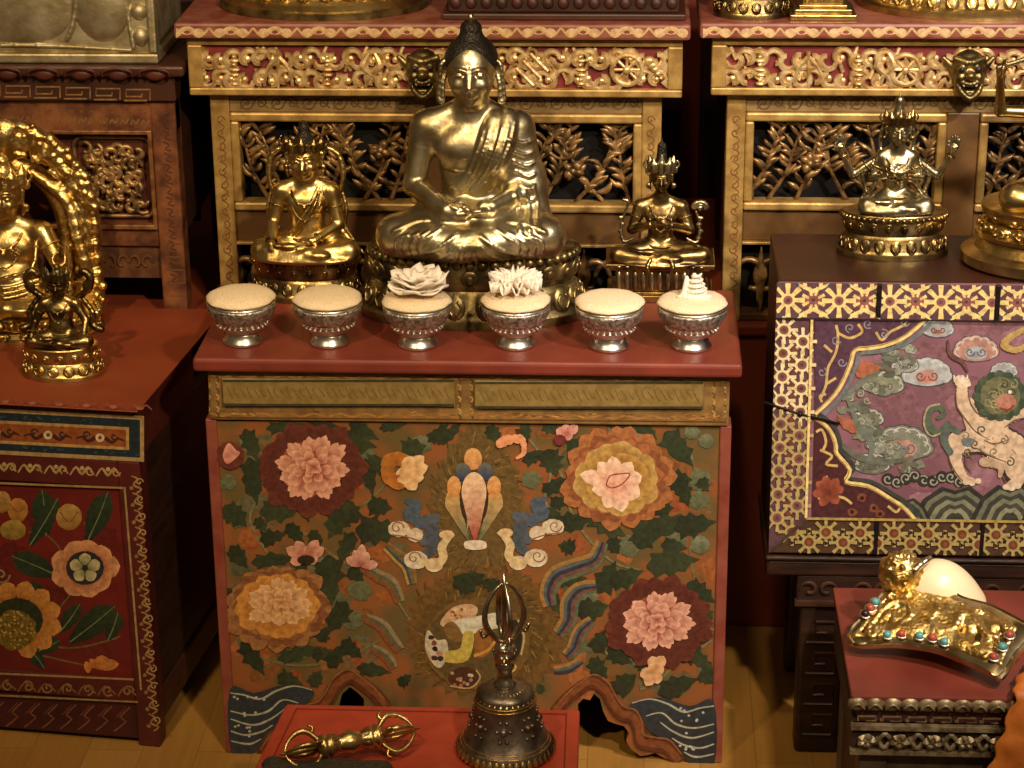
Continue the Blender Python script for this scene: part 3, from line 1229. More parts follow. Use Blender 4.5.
def chest_painting(parent):
    p = Paint((0, 0, 0), (0, -1, 0))
    rn = RND

    def S(P, *a):
        p.shape(catmull(P, 4, True) if len(P) < 15 else P, *a)
    # mottled orange and grey-green patches
    for i in range(150):
        x, y = rn.uniform(228, 712), rn.uniform(432, 690)
        if 400 < x < 550 and y > 440:
            continue
        p.blob((x, y), rn.uniform(6, 16), rn.uniform(5, 12), rn.choice(('96582c', '9c5e32', '8c4c26', '70583a', '62593c', '7c5028', '8e4e2a', '545036', '605c42')), 9, .3)
    # olive flame halo behind jewel and medallion
    def flame(cx, cy, rx, ry, col, n=46, top=1.0):
        P = []
        for i in range(n):
            a = 2 * pi * i / n
            q = (1.0 if i % 2 else .9) + rn.uniform(-.02, .02)
            y = ry * q * math.sin(a)
            x = rx * q * math.cos(a) * (1 - .35 * max(0, -math.sin(a)) ** 2 * top)
            P.append((cx + x, cy + y))
        S(P, col)
    flame(476, 505, 50, 84, '66502a')
    flame(486, 632, 84, 70, '6a4c24', 70, 0)
    flame(484, 634, 66, 58, '5c4620', 60, 0)
    for i in range(240):
        a = rn.uniform(0, 2 * pi)
        q = rn.uniform(.55, 1.0)
        if i % 2:
            c = (484 + 82 * q * math.cos(a), 634 + 66 * q * math.sin(a))
        else:
            c = (476 + 46 * q * math.cos(a), 508 + 76 * q * math.sin(a))
        if c[1] > 694:
            continue
        p.line([c, (c[0] + 6 * math.cos(a + .5), c[1] + 7 * math.sin(a + .5))], rn.uniform(.8, 1.6), rn.choice(('7d6230', '4e3c1c', '8a6a34', '57441f')), 2)
    # vines
    for pts in ([(240, 440), (262, 480), (250, 520), (270, 560), (262, 585)], [(330, 520), (370, 500), (395, 470), (420, 440)], [(300, 530), (340, 560), (380, 580), (410, 620)],
                [(560, 470), (575, 520), (610, 560), (640, 570)], [(690, 450), (700, 500), (690, 550), (700, 600)], [(600, 650), (640, 665), (680, 660), (712, 640)],
                [(240, 650), (290, 665), (340, 660), (380, 640)], [(530, 440), (550, 470), (545, 500), (560, 520)], [(640, 690), (670, 670), (700, 630), (714, 630)]):
        p.line(pts, (3.0, 2.0), rn.choice(('6c6844', '757050', '7a6a44')), 6)
    # grey-green buds
    for x, y, q in ((228, 482, 9), (349, 447, 9), (420, 445, 11), (300, 440, 8), (365, 455, 10), (531, 480, 10), (617, 430, 9), (692, 432, 8), (706, 441, 8), (630, 546, 12), (676, 542, 11), (700, 480, 12),
                    (700, 500, 10), (360, 590, 12), (352, 620, 11), (318, 565, 10), (238, 520, 9), (250, 640, 12), (300, 650, 10), (590, 600, 9), (700, 545, 10), (330, 500, 9), (640, 440, 8)):
        p.blob((x, y), q, q * .9, rn.choice(('6f7256', '7a7c60', '66694a')), 14, .12, '585c40')
    # dark green ragged leaves
    lv = [(246, 432, 256, 458, 9), (262, 470, 288, 440, 13), (270, 428, 300, 424, 6), (310, 424, 336, 426, 6), (336, 440, 372, 446, 13), (352, 425, 376, 438, 7), (382, 428, 404, 424, 5), (404, 452, 424, 446, 12),
          (430, 440, 448, 424, 6), (440, 442, 460, 424, 6), (366, 462, 372, 492, 7), (385, 470, 368, 455, 8), (250, 462, 256, 500, 11), (226, 508, 244, 524, 13), (264, 512, 300, 508, 11), (300, 500, 308, 520, 7),
          (345, 508, 330, 535, 13), (356, 520, 345, 500, 9), (360, 530, 396, 530, 15), (370, 505, 390, 508, 11), (262, 540, 284, 534, 8), (256, 520, 266, 530, 6), (288, 526, 302, 540, 8), (312, 532, 320, 546, 7),
          (232, 548, 246, 566, 9), (256, 562, 292, 558, 8), (300, 575, 304, 560, 6), (328, 560, 332, 600, 14), (352, 535, 340, 560, 9), (345, 605, 330, 630, 12), (318, 575, 330, 560, 7), (224, 592, 240, 594, 6),
          (226, 625, 236, 615, 7), (244, 645, 262, 672, 9), (276, 640, 284, 652, 8), (282, 658, 318, 648, 7), (314, 656, 330, 650, 7), (320, 640, 326, 628, 8), (330, 665, 344, 645, 9), (280, 676, 300, 684, 8),
          (312, 685, 320, 672, 8), (344, 642, 360, 656, 8), (360, 668, 388, 672, 7), (400, 684, 410, 676, 6), (350, 570, 362, 580, 9),
          (488, 428, 500, 440, 7), (520, 440, 528, 424, 8), (545, 424, 558, 432, 7), (570, 450, 588, 440, 9), (525, 460, 546, 452, 7), (548, 452, 556, 474, 13), (545, 490, 568, 480, 8), (552, 504, 566, 500, 7),
          (548, 510, 560, 528, 9), (556, 525, 588, 520, 11), (574, 548, 560, 545, 8), (592, 516, 622, 534, 11), (610, 540, 618, 552, 8), (640, 545, 650, 512, 14), (648, 530, 692, 520, 12), (655, 508, 672, 508, 9),
          (678, 528, 712, 522, 12), (668, 435, 690, 462, 13), (670, 480, 690, 480, 10), (680, 482, 688, 504, 9), (700, 480, 708, 490, 7), (610, 425, 650, 430, 6), (640, 424, 655, 438, 7), (664, 545, 685, 548, 8),
          (652, 566, 694, 560, 13), (600, 590, 614, 564, 11), (612, 582, 640, 572, 11), (580, 612, 606, 606, 12), (690, 585, 712, 600, 10), (700, 622, 712, 612, 9), (596, 650, 604, 632, 10), (610, 650, 630, 662, 9),
          (616, 690, 634, 676, 12), (592, 660, 606, 676, 8), (662, 692, 694, 680, 11), (684, 660, 700, 640, 9), (640, 662, 648, 672, 7), (702, 672, 712, 682, 9), (542, 692, 538, 684, 5), (456, 585, 480, 575, 10),
          (695, 655, 712, 670, 7), (560, 580, 584, 578, 9), (548, 590, 560, 612, 8), (676, 650, 690, 648, 6)]
    for a, c, d, e, w in lv:
        p.lobed((a + (a - d) * .12, c + (c - e) * .12), (d + (d - a) * .15, e + (e - c) * .15), w * 1.05, rn.choice(('2c3320', '2a2f1e', '333a26', '262c1c')), rn.choice(('3a4228', '2f3822')))
    # ribbons
    def ribbon(pts, w, cols):
        P = np.array(catmull(pts, 6))
        m = len(P)
        for k, c in enumerate(cols):
            Q = []
            for i in range(m):
                t = P[min(i + 1, m - 1)] - P[max(i - 1, 0)]
                t = t / np.linalg.norm(t)
                Q.append(P[i] + np.array([-t[1], t[0]]) * (k - (len(cols) - 1) / 2) * w / len(cols) * (.6 + .5 * math.sin(pi * i / m)))
            p.line(Q, w / len(cols) * 1.1, c, 1, smooth=False)
    cols = ['5a6048', '6c483e', '32343e', '565a56', '98703a']
    ribbon([(602, 542), (594, 560), (575, 568), (556, 576), (548, 592), (550, 606)], 18, cols[::-1] if False else cols)
    ribbon([(596, 586), (580, 590), (570, 602), (568, 620), (558, 634)], 17, cols)
    ribbon([(592, 620), (580, 632), (574, 648), (566, 656)], 14, cols)
    ribbon([(582, 660), (568, 668), (554, 670)], 9, cols[2:])
    dc = ['a88440', '3e4450', '5f6044', '7a5a34', '8a6a3a'][::-1]
    ribbon([(386, 546), (398, 556), (408, 566), (412, 584)], 13, dc)
    ribbon([(362, 566), (378, 576), (392, 584), (400, 602)], 12, ['8a7a5a', '5c5a40', '7c4a2c'])
    ribbon([(366, 618), (382, 626), (392, 640), (400, 650)], 12, ['8a7a5a', '5c5a40', '7c4a2c'])
    ribbon([(372, 648), (386, 656), (394, 668)], 10, ['8a7a5a', '5c5a40', '7c4a2c'])
    # clouds beside the jewel
    for s in (1, -1):
        def q(x, y):
            return (476 + s * (x - 476), y + (2 if s < 0 else 0))
        blue, cream = ('4c5866', 'c8b494')
        p.fat([q(528, 540), q(520, 525), q(527, 519), q(516, 516)], (9, 13, 9), '545a62', 4)
        p.fat([q(532, 522), q(540, 512), q(536, 503), q(546, 499)], (10, 14, 4), blue, 4)
        p.blob(q(541, 512), 8, 9, blue, 14, .08)
        p.fat([q(520, 528), q(519, 545), q(527, 552)], (15, 12, 8), '4a5058', 4)
        for c, rx, ry in ((q(553, 527), 11, 8), (q(537, 533), 8, 7), (q(536, 558), 12, 9), (q(518, 563), 9, 7)):
            p.blob(c, rx, ry, cream, 16, .04, 'd6c6a8')
        p.fat([q(503, 535), q(510, 545), q(509, 556), q(518, 564), q(528, 560)], (6, 9, 9, 8, 6), 'cdb483', 5)
        p.blob(q(505, 533), 8, 4.5, 'd0b080', 12, .1)
        p.spiral(q(555, 526), 7, 1.2, 1.3, '8a6a50', 0, s)
        p.spiral(q(538, 556), 7, 1.2, 1.3, '8a6a50', 0, s)
        p.line([q(530, 540), q(545, 535), q(560, 533)], 1.4, '8a5a40', 4)
    # jewel
    def pear(cx, cy, rx, ry, tipx, tipy, c1, c2, c2pos=None):
        P = [(cx + rx * math.cos(a), cy - ry * math.sin(a)) for a in np.linspace(-.25, pi + .25, 15)]
        P += [((P[-1][0] + tipx * 2) / 3 - rx * .12, (P[-1][1] + tipy * 2) / 3), (tipx - 1, tipy), (tipx + 1, tipy), ((P[0][0] + tipx * 2) / 3 + rx * .12, (P[0][1] + tipy * 2) / 3)]
        S(P, c1, c2, (cx, cy - ry * .2), (tipx, tipy))
    p.blob((473, 459), 9, 11, 'd8a468', 18, 0, 'c88a4e')
    for s in (-1, 1):
        p.blob((474 + s * 11, 472), 8, 9, '6a6a60', 16, 0, '2a3a5c')
        pear(474 + s * 21, 503, 8, 14, 474 + s * 5, 541, 'c09a62', '55664e')
        p.blob((474 + s * 20, 487), 7, 11, 'd8a062', 16, 0, 'cc8a4a')
    p.blob((474, 499), 14.5, 28, '3c2a1c', 20)
    pear(474, 492, 12.5, 20, 475, 541, 'e0bc96', '9e3c30')
    P0 = [(466, 541), (484, 541), (486, 548), (475, 550), (465, 548)]
    S(P0, 'd8c6ac')
    for k in range(5):
        p.line([(467, 531 - k * 3), (474, 500)], .7, 'b08a70', 2)
    # medallion with offerings
    p.blob((476, 644), 53, 46, '6d5228', 30, .03)
    p.blob((474, 644), 48, 40, '5a4826', 30, .03)
    p.lobed((458, 588), (486, 574), 10, '2c3320')
    p.lobed((500, 588), (480, 580), 8, '2c3320')
    S([(437, 640), (428, 630), (425, 645), (430, 660), (440, 668), (448, 655), (446, 640)], 'bcae90')
    for k in range(9):
        p.blob((434 + rn.uniform(-5, 8), 646 + rn.uniform(-10, 18)), 3.2, 2.6, rn.choice(('2a1c18', '7a3a34', 'b07a6a', '3a2a28')), 8, .2)
    S([(440, 624), (452, 608), (470, 604), (478, 610), (470, 622), (455, 628)], 'c09a72')
    for k in range(16):
        p.blob((460 + rn.uniform(-9, 12), 612 + rn.uniform(-6, 7)), 1.8, 1.6, rn.choice(('8a5228', 'a8703c', 'd2b48a')), 7)
    S([(452, 622), (478, 616), (505, 612), (512, 622), (490, 630), (462, 634)], 'c8c0a8')
    S([(444, 626), (454, 622), (464, 638), (458, 642), (448, 638)], '7a5a30')
    S([(446, 662), (468, 660), (474, 634), (464, 632), (460, 648), (446, 652)], 'b8a24a')
    S([(476, 632), (490, 630), (490, 652), (476, 656)], '8a5a2a')
    p.line([(474, 656), (488, 650), (496, 640)], 3, 'c08a3a', 4)
    S([(502, 628), (516, 620), (522, 636), (518, 656), (506, 662), (502, 645)], '2e2a1e')
    p.line([(518, 620), (524, 636), (521, 655)], 2, 'b09a6a', 4)
    p.blob((464, 678), 16, 11, '4a2c1c', 18, .05)
    for k in range(12):
        p.blob((463 + rn.uniform(-11, 11), 679 + rn.uniform(-7, 7)), 2, 1.8, rn.choice(('c8b090', '9a6a4a', 'a88a6a')), 8)
    p.line([(450, 686), (470, 688), (480, 678), (476, 670)], 1.6, 'b09060', 4)
    p.blob((510, 668), 7, 5, 'c0a050', 12, .1)
    # blossoms
    def halo(c, rx, ry, n, a, b_, ca, cb):
        p.rosette(c, rx * 1.04, ry * 1.04, n + 3, a, b_, .5, 1.15)
        p.rosette(c, rx * .93, ry * .93, n + 1, cb, ca, .4, 1.1, .2)
        p.rosette(c, rx * .82, ry * .82, n, b_, a, .4, 1.1, .35)
        p.blob(c, rx * .6, ry * .6, cb, 20, .06)
    def pinkflower(c, rx, ry, deep, pale, n=11):
        p.blob(c, rx * .8, ry * .8, deep, 18, .08)
        for q, m, ph in ((1.0, n, 0), (.74, n - 2, .3), (.5, 7, .1), (.28, 4, .4)):
            for i in range(m):
                an = ph + 2 * pi * i / m + rn.uniform(-.12, .12)
                u = q * rn.uniform(.9, 1.12)
                for da, k in ((-.17, .9), (.17, .9), (0, 1.0)):
                    e = (c[0] + rx * u * k * math.cos(an + da), c[1] + ry * u * k * math.sin(an + da))
                    p.petal((c[0] + rx * q * .42 * math.cos(an), c[1] + ry * q * .42 * math.sin(an)), e, rx * q * 1.3 / m, deep, pale)
        p.rosette((c[0] + 1, c[1] - 1), rx * .2, ry * .2, 4, deep, pale, .05, 1.2)
    halo((312, 469), 54, 47, 16, '56291f', '643226', '5e2c22', '4c2219')
    pinkflower((312, 468), 38, 35, '9a4a3e', 'e2ab8e')
    halo((618, 478), 55, 50, 16, '9c6038', 'a4683c', '8a5230', '70402a')
    p.rosette((617, 479), 43, 38, 13, '7a4a1a', 'c29e58', .55, 1.15)
    p.rosette((617, 480), 35, 30, 12, '8a5a1e', 'ba924c', .5, 1.2, .2)
    for t, w in (((580, 474), 8), ((592, 490), 9), ((606, 508), 9), ((622, 512), 9), ((640, 496), 10), ((642, 476), 9), ((598, 462), 8), ((612, 456), 8), ((632, 462), 8)):
        p.petal((617, 484), t, w, 'd8917a', 'ecccac')
    p.blob((615, 481), 13, 11, 'e0b094', 16, .06, 'd89a80')
    p.line([(606, 485), (610, 476), (620, 474), (630, 474), (622, 484), (612, 488), (606, 485)], 1.3, '8e3a30', 4)
    halo((278, 608), 53, 42, 16, '94623c', '9a6a40', '825030', '6c4028')
    p.rosette((278, 606), 43, 33, 15, '9a6026', 'cc8e44', .4, 1.3)
    pinkflower((279, 604), 34, 25, 'a8703e', 'e2b684', 12)
    halo((658, 622), 52, 45, 16, '562a1f', '643024', '5e2a1f', '4c2219')
    pinkflower((656, 621), 37, 30, '9a4e40', 'e4ae94')
    # small blossoms
    p.rosette((398, 470), 18, 20, 8, '9a5a24', 'b8742e', .2, 1.3)
    for t in ((424, 456), (428, 466), (424, 478), (416, 490), (404, 484), (400, 468), (412, 456)):
        p.petal((404, 474), t, 7, 'c8925a', 'e6c08c')
    p.blob((408, 472), 8, 10, 'dcae78', 14, .1)
    p.rosette((230, 456), 13, 14, 6, '5a2a1e', '6a3428', .2, 1.4)
    S([(224, 450), (229, 443), (236, 450), (240, 453), (234, 460), (227, 464), (223, 457)], 'd89a86', 'c88070', (230, 443), (230, 464))
    for t in ((286, 548), (296, 541), (307, 546), (318, 540), (324, 548), (290, 562), (318, 560)):
        p.petal((306, 558), t, 6, '9a4a3c', 'd8a086')
    p.blob((306, 560), 9, 5, '33261a', 12)
    for t in ((346, 558), (354, 550), (362, 544), (368, 552), (378, 564)):
        p.petal((361, 566), t, 5, 'a05a4c', 'd8a892')
    p.fat([(518, 442), (508, 438), (500, 444), (520, 438), (524, 452), (517, 458)], (4, 8, 9, 6, 3), 'd8946a', 4)
    for t in ((556, 430), (566, 424), (578, 426), (572, 438), (560, 436)):
        p.petal((566, 434), t, 5, 'a85a56', 'd8a090')
    p.blob((560, 440), 6, 6, '6e2e2c', 10, .1)
    for t in ((652, 656), (664, 656), (664, 668), (658, 684), (646, 686), (640, 676), (650, 664)):
        p.petal((655, 670), t, 6, 'c08858', 'e2b488')
    # waves in both lower corners
    for s in (1, -1):
        def q(x, y):
            return (x, y) if s > 0 else (944 - x + (y - 700) * .02, y - 13)
        S([q(630, 706), q(640, 700), q(662, 698), q(690, 706), q(714, 702), q(714, 765), q(690, 764), q(676, 744), q(655, 735), q(642, 722)], '2e363c', '24282a', (670, 700), (690, 765))
        wc = 'a8a894'
        for pts in ([(632, 703), (650, 699), (668, 704), (684, 712), (700, 708), (714, 706)], [(646, 716), (662, 713), (676, 724), (694, 728), (714, 724)],
                    [(660, 722), (674, 732), (692, 738), (714, 732)], [(672, 738), (684, 745), (700, 748), (714, 744)], [(684, 752), (696, 757), (714, 754)]):
            p.line([q(*c) for c in pts], (1, 2.2, 1.2), wc, 5)
        for k in range(14):
            p.blob(q(rn.uniform(680, 710), rn.uniform(708, 750)), 1.5, 1.3, 'b4b4a4', 7)
    # brown contour bands along the openings
    for s in (1, -1):
        pts = [(556, 712), (566, 700), (578, 690), (592, 682), (606, 690), (614, 704), (622, 714), (634, 718), (640, 730), (642, 742), (654, 745), (668, 748), (680, 762)]
        if s < 0:
            pts = [(942 - x, y - 5) for x, y in pts]
        p.line(pts, 13, '5a2e1a', 5)
        p.line([(x - s * 1, y - 1) for x, y in pts], 7, '7a4424', 5)
        p.line([(x + s * 2, y - 7.5) for x, y in pts], 1.5, '8a5a34', 5)
    p.build('flower_painting', PAINT, parent)


# ------------------------------------------------------------------ left painted chest, turned a few degrees
def left_chest():
    a = math.radians(-6.5)
    ax = np.array([math.cos(a), math.sin(a), 0])          # along the front, to the right
    dp = np.array([-math.sin(a), math.cos(a), 0])         # into depth
    c0 = on(160, 748, 2, 0)
    c0[2] = 0
    nrm = -dp
    r = thing('red_altar_chest', tuple(c0 - ax * .4 + dp * .17), 'low red chest with painted fruit and flowers, left of the large central chest', 'chest')

    def bx(b, u0, u1, d0, d1, z0, z1):
        P = []
        for z in (z0, z1):
            for u, d in ((u0, d0), (u1, d0), (u1, d1), (u0, d1)):
                q = c0 + ax * u + dp * d
                P.append((q[0], q[1], z))
        b.hexa(P)

    def loc(px, py, d=0.0):
        q = onplane(px, py, c0 + dp * d, nrm) - c0
        return float(q @ ax), float(q[2])
    W = -.86
    zt = ZL
    z1 = loc(150, 413, -.012)[1]
    b = MB()
    F = [c0 + ax * W - dp * .014, c0 + ax * .008 - dp * .014, c0 + ax * .008 + dp * .362, c0 + ax * W + dp * .362]
    for i in (2, 3):
        F[i] = F[i - 1 if i == 2 else 0] + dp * ((.3805 - F[i - 1 if i == 2 else 0][1]) / dp[1])
    b.prism([(q[0], q[1], z1) for q in F], (0, 0, zt - z1))
    tb = b.build('top_board', REDPLAIN, r, bevel=.004, seg=3)
    p = Paint(c0 - dp * .014, nrm)
    for i in range(24):
        x = 140 - i * 27
        y = 404.5 + .045 * (x - 150) + 3
        p.line([(x - 12, y + 3), (x - 6, y - 2), (x, y + 2), (x + 6, y - 2), (x + 12, y + 3)], (1, 2.4, 1), '8a4a3c', 3)
        p.blob((x, y + 1), 4, 2, 'a0624c', 8)
    p.build('painted_edge', PAINT, tb)
    zf1, zf0 = z1 - .001, loc(145, 463)[1]
    b = MB()
    bx(b, W, -.004, 0, .26, zf0, zf1)
    fz = b.build('frieze_box', mat('maroon_frieze', '4a1c16', '5a241c', scale=30, rough=.5), r, bevel=.002)
    p = Paint(c0, nrm)
    sl = .052

    def L(x, y):
        return (x, y + sl * (x - 145))
    for (x0, x1, y0, y1, c) in ((-500, 144, 416, 462, 'a58656'), (-496, 140, 420, 458, '1e2a32'), (-486, 129, 428, 451, 'b08a52'), (-483, 126, 431, 448, '8a4a22')):
        p.shape([L(x0, y0), L(x1, y0), L(x1, y1), L(x0, y1)], c)
    for k in range(160):
        x = RND.uniform(-490, 138)
        p.blob(L(x, RND.choice((424, 454.5)) + RND.uniform(-2, 2)), 2.2, 1.1, '33444c', 7, .3)
    for cx in range(100, -470, -52):
        p.blob(L(cx, 440), 4.5, 4.5, 'c8b48a', 12)
        p.blob(L(cx, 440), 2, 2, '6a3a2a', 8)
        for s in (-1, 1):
            p.line([L(cx + s * 5, 440), L(cx + s * 12, 444), L(cx + s * 18, 440), L(cx + s * 24, 442)], (4, 2.5, 1.2), '3a221a', 4)
            p.spiral(L(cx + s * 14, 438), 4, 1, 1.4, '2c2420', 0, s, 8)
    p.build('painted_border', PAINT, fz)
    # framed front
    zb = loc(140, 714)[1]
    u_in = loc(124, 560)[0]
    zi1, zi0 = loc(100, 487)[1], loc(100, 678)[1]
    b = MB()
    bx(b, W, u_in, .006, .02, zi0, zi1)
    pm = mat('red_panel_ground', '6e1e18', '5a1613', scale=20, rough=.5, bump=.1)
    pn = b.build('front_panel', pm, r)
    left_painting(pn, c0 + dp * .006, nrm)
    left_painting(pn, c0 + dp * .006, nrm, lambda q: (-190 - q[0], q[1] - 5 + .045 * (-190 - 2 * q[0])))
    fm = mat('maroon_frame', '561c18', '481612', scale=30, rough=.5, bump=.15)
    b = MB()
    bx(b, u_in, 0, .001, .03, .0006, zf0)
    ps = b.build('corner_post', fm, r, bevel=.002)
    p = Paint(c0 + dp * .001, nrm)
    for i in range(15):
        y = 476 + i * 17
        x = 136 + .072 * (y - 470)
        p.line([(x - 5, y), (x + 1, y + 3), (x - 3, y + 9), (x + 5, y + 13), (x, y + 17)], (1.4, 2.2, 1.4), '9a7a48', 3)
        p.spiral((x + 3, y + 6), 4, 1.1, 1.4, 'a88a58', i, 1 if i % 2 else -1, 8)
        p.blob((x - 5, y + 12), 2, 2, '8a6a40', 8, .2)
    p.line([(124.5, 487), (141, 690)], 2, 'a08250', smooth=False)
    p.build('painted_scroll', PAINT, ps)
    b = MB()
    bx(b, W, u_in, .001, .03, zi1, zf0)
    tr = b.build('top_rail', fm, r, bevel=.0015)
    p = Paint(c0 + dp * .001, nrm)
    for i in range(22):
        x = 108 - i * 26
        y = 474 + sl * (x - 145) * .9
        p.line([(x - 12, y + 4), (x - 6, y - 4), (x, y + 3), (x + 6, y - 4), (x + 12, y + 4)], (1.5, 3, 1.5), 'a88a58', 3)
        p.spiral((x + 8, y), 4.5, 1.1, 1.5, 'a88a58', i, 1, 8)
        p.blob((x, y - 3), 2.2, 2.2, 'b89a68', 8)
    p.line([(-490, 464), (123, 488)], 2, 'a08250', smooth=False)
    p.build('painted_scroll', PAINT, tr)
    zs0 = loc(100, 699)[1]
    b = MB()
    bx(b, W, u_in, .001, .03, zs0, zi0)
    br = b.build('bottom_rail', fm, r, bevel=.0015)
    p = Paint(c0 + dp * .001, nrm)
    for i in range(30):
        x = 128 - i * 20
        y = 690 + .045 * (x - 100)
        p.spiral((x, y), 6, 1.2, 1.8, '8a6a3c', i * .8, 1 if i % 2 else -1, 10)
        p.line([(x - 10, y + 5), (x - 3, y - 4), (x + 8, y + 4)], 1.6, '7a5a34', 3)
    p.line([(-490, 652), (134, 679.5)], 2, 'a08250', smooth=False)
    p.line([(-490, 672), (138, 702)], 2, '947648', smooth=False)
    p.build('painted_scroll', PAINT, br)
    za0 = loc(100, 738)[1]
    b = MB()
    bx(b, W, u_in, .006, .028, za0, zs0)
    ap = b.build('apron', mat('dark_maroon_apron', '431714', '36100f', scale=30, rough=.5, bump=.2), r, bevel=.002)
    p = Paint(c0 + dp * .006, nrm)
    for i in range(33):
        x = 130 - i * 18
        y = .045 * (x - 100)
        p.line([(x, 706 + y), (x - 10, 716 + y), (x - 4, 720 + y), (x - 16, 730 + y)], 1.6, '7a4a34', 2)
        p.line([(x - 4, 706 + y), (x - 14, 716 + y)], 1.2, '6a3a2a', 2)
    p.build('painted_scroll', PAINT, ap)
    # sides
    b = MB()
    bx(b, -.022, -.004, .03, .34, .06, zf0)
    b.build('side_board', DARKWOOD, r, bevel=.001)
    b = MB()
    bx(b, -.02, 0, .03, .34, .03, .075)
    b.build('side_rail', DARKRED, r, bevel=.002)
    b = MB()
    bx(b, -.03, 0, .32, .345, .0006, zf0)
    b.build('corner_post', fm, r, bevel=.002)
    b = MB()
    bx(b, W, -.03, .24, .25, .03, zf0)
    b.build('back_board', BLACK, r)
    return c0, ax, dp


def left_painting(parent, o, n, clip=None):
    p = Paint(o, n)
    p.clip = clip
    for x, y, q in ((30, 520, 18), (60, 600, 22), (100, 640, 20), (10, 560, 20), (100, 540, 18)):
        p.blob((x, y), q, q * .8, '5a1814', 14, .2, '64201a')
    # stems
    for pts in ([(85, 566), (70, 560), (48, 536), (28, 532)], [(85, 566), (92, 545), (84, 522)], [(20, 620), (50, 616), (66, 600), (85, 575)], [(20, 640), (70, 648), (110, 640), (120, 636)], [(40, 655), (70, 662), (100, 668)]):
        p.line(pts, (2, 1.4), '6a5a34', 6)
    def leaf(a, b_, w, vein='6e7a4a'):
        p.petal(a, b_, w, '1e2a1c', '2c3a24')
        p.line([a, ((a[0] + b_[0]) / 2 + 1, (a[1] + b_[1]) / 2), b_], (1.4, .6), vein, 4)
    leaf((46, 535), (42, 490), 12); leaf((88, 540), (108, 492), 12); leaf((56, 575), (12, 556), 12); leaf((50, 600), (22, 585), 9)
    leaf((70, 642), (115, 606), 13); leaf((60, 632), (80, 604), 8); leaf((30, 545), (58, 498), 9); leaf((36, 652), (60, 640), 8); leaf((44, 668), (30, 650), 7); leaf((74, 560), (90, 545), 7)
    leaf((108, 640), (118, 612), 9)
    for c, rx, ry, ca, cb in (((69, 517), 13, 13, 'b08a4a', '8a6430'), ((18, 510), 10, 12, 'b8803c', '9a6a2e'), ((13, 530), 13, 10, 'a8883e', '7a6428'), ((2, 502), 9, 11, 'b08a4a', '8a6430')):
        p.blob(c, rx, ry, ca, 18, .03, cb)
    p.line([(60, 512), (69, 522), (78, 512)], 1.2, '7a5426', 4)
    p.line([(10, 504), (18, 512), (26, 506)], 1.2, '8a5a26', 4)
    # pink rosette
    c = (85, 568)
    p.rosette(c, 34, 30, 9, '7a3c28', 'd89a6a', .4, 1.0)
    p.rosette(c, 27, 24, 9, '7a3c28', 'd08c60', .4, 1.0, .35)
    p.blob(c, 19, 17, '2a2c2e', 18)
    for k in range(5):
        a = 2 * pi * k / 5 - pi / 2
        p.petal((c[0] + 3 * math.cos(a), c[1] + 3 * math.sin(a)), (c[0] + 16 * math.cos(a), c[1] + 15 * math.sin(a)), 6, '8a8a5a', 'c8b48a')
    # sunflower
    c = (17, 620)
    for k in range(9):
        a = -2.9 + k * .52
        b0 = (c[0] + 20 * math.cos(a), c[1] + 17 * math.sin(a))
        e = (c[0] + 46 * math.cos(a), c[1] + 40 * math.sin(a))
        p.petal(b0, e, 9.5, 'a0622a', 'c88a42')
    p.blob(c, 26, 22, '28301e', 22)
    p.blob((15, 630), 21, 20, '6e5a24', 22, .06)
    for k in range(130):
        a, q = RND.uniform(0, 6.28), RND.uniform(0, 1) ** .5
        p.blob((15 + 20 * q * math.cos(a), 630 + 19 * q * math.sin(a)), 1.3, 1.2, RND.choice(('a88a3c', '8a6e2c', 'b89a4a', '54441a')), 6)
    p.spiral((1, 575), 9, 1.3, 2, '8a7a5a', 0, 1)
    for t in ((84, 668), (96, 660), (108, 658), (119, 664)):
        p.petal((92, 666), t, 6, 'b0682c', 'c88042')
    p.build('fruit_and_flower_painting', PAINT, parent)
# ------------------------------------------------------------------ right painted chest on its dark stand
YR = 0.02


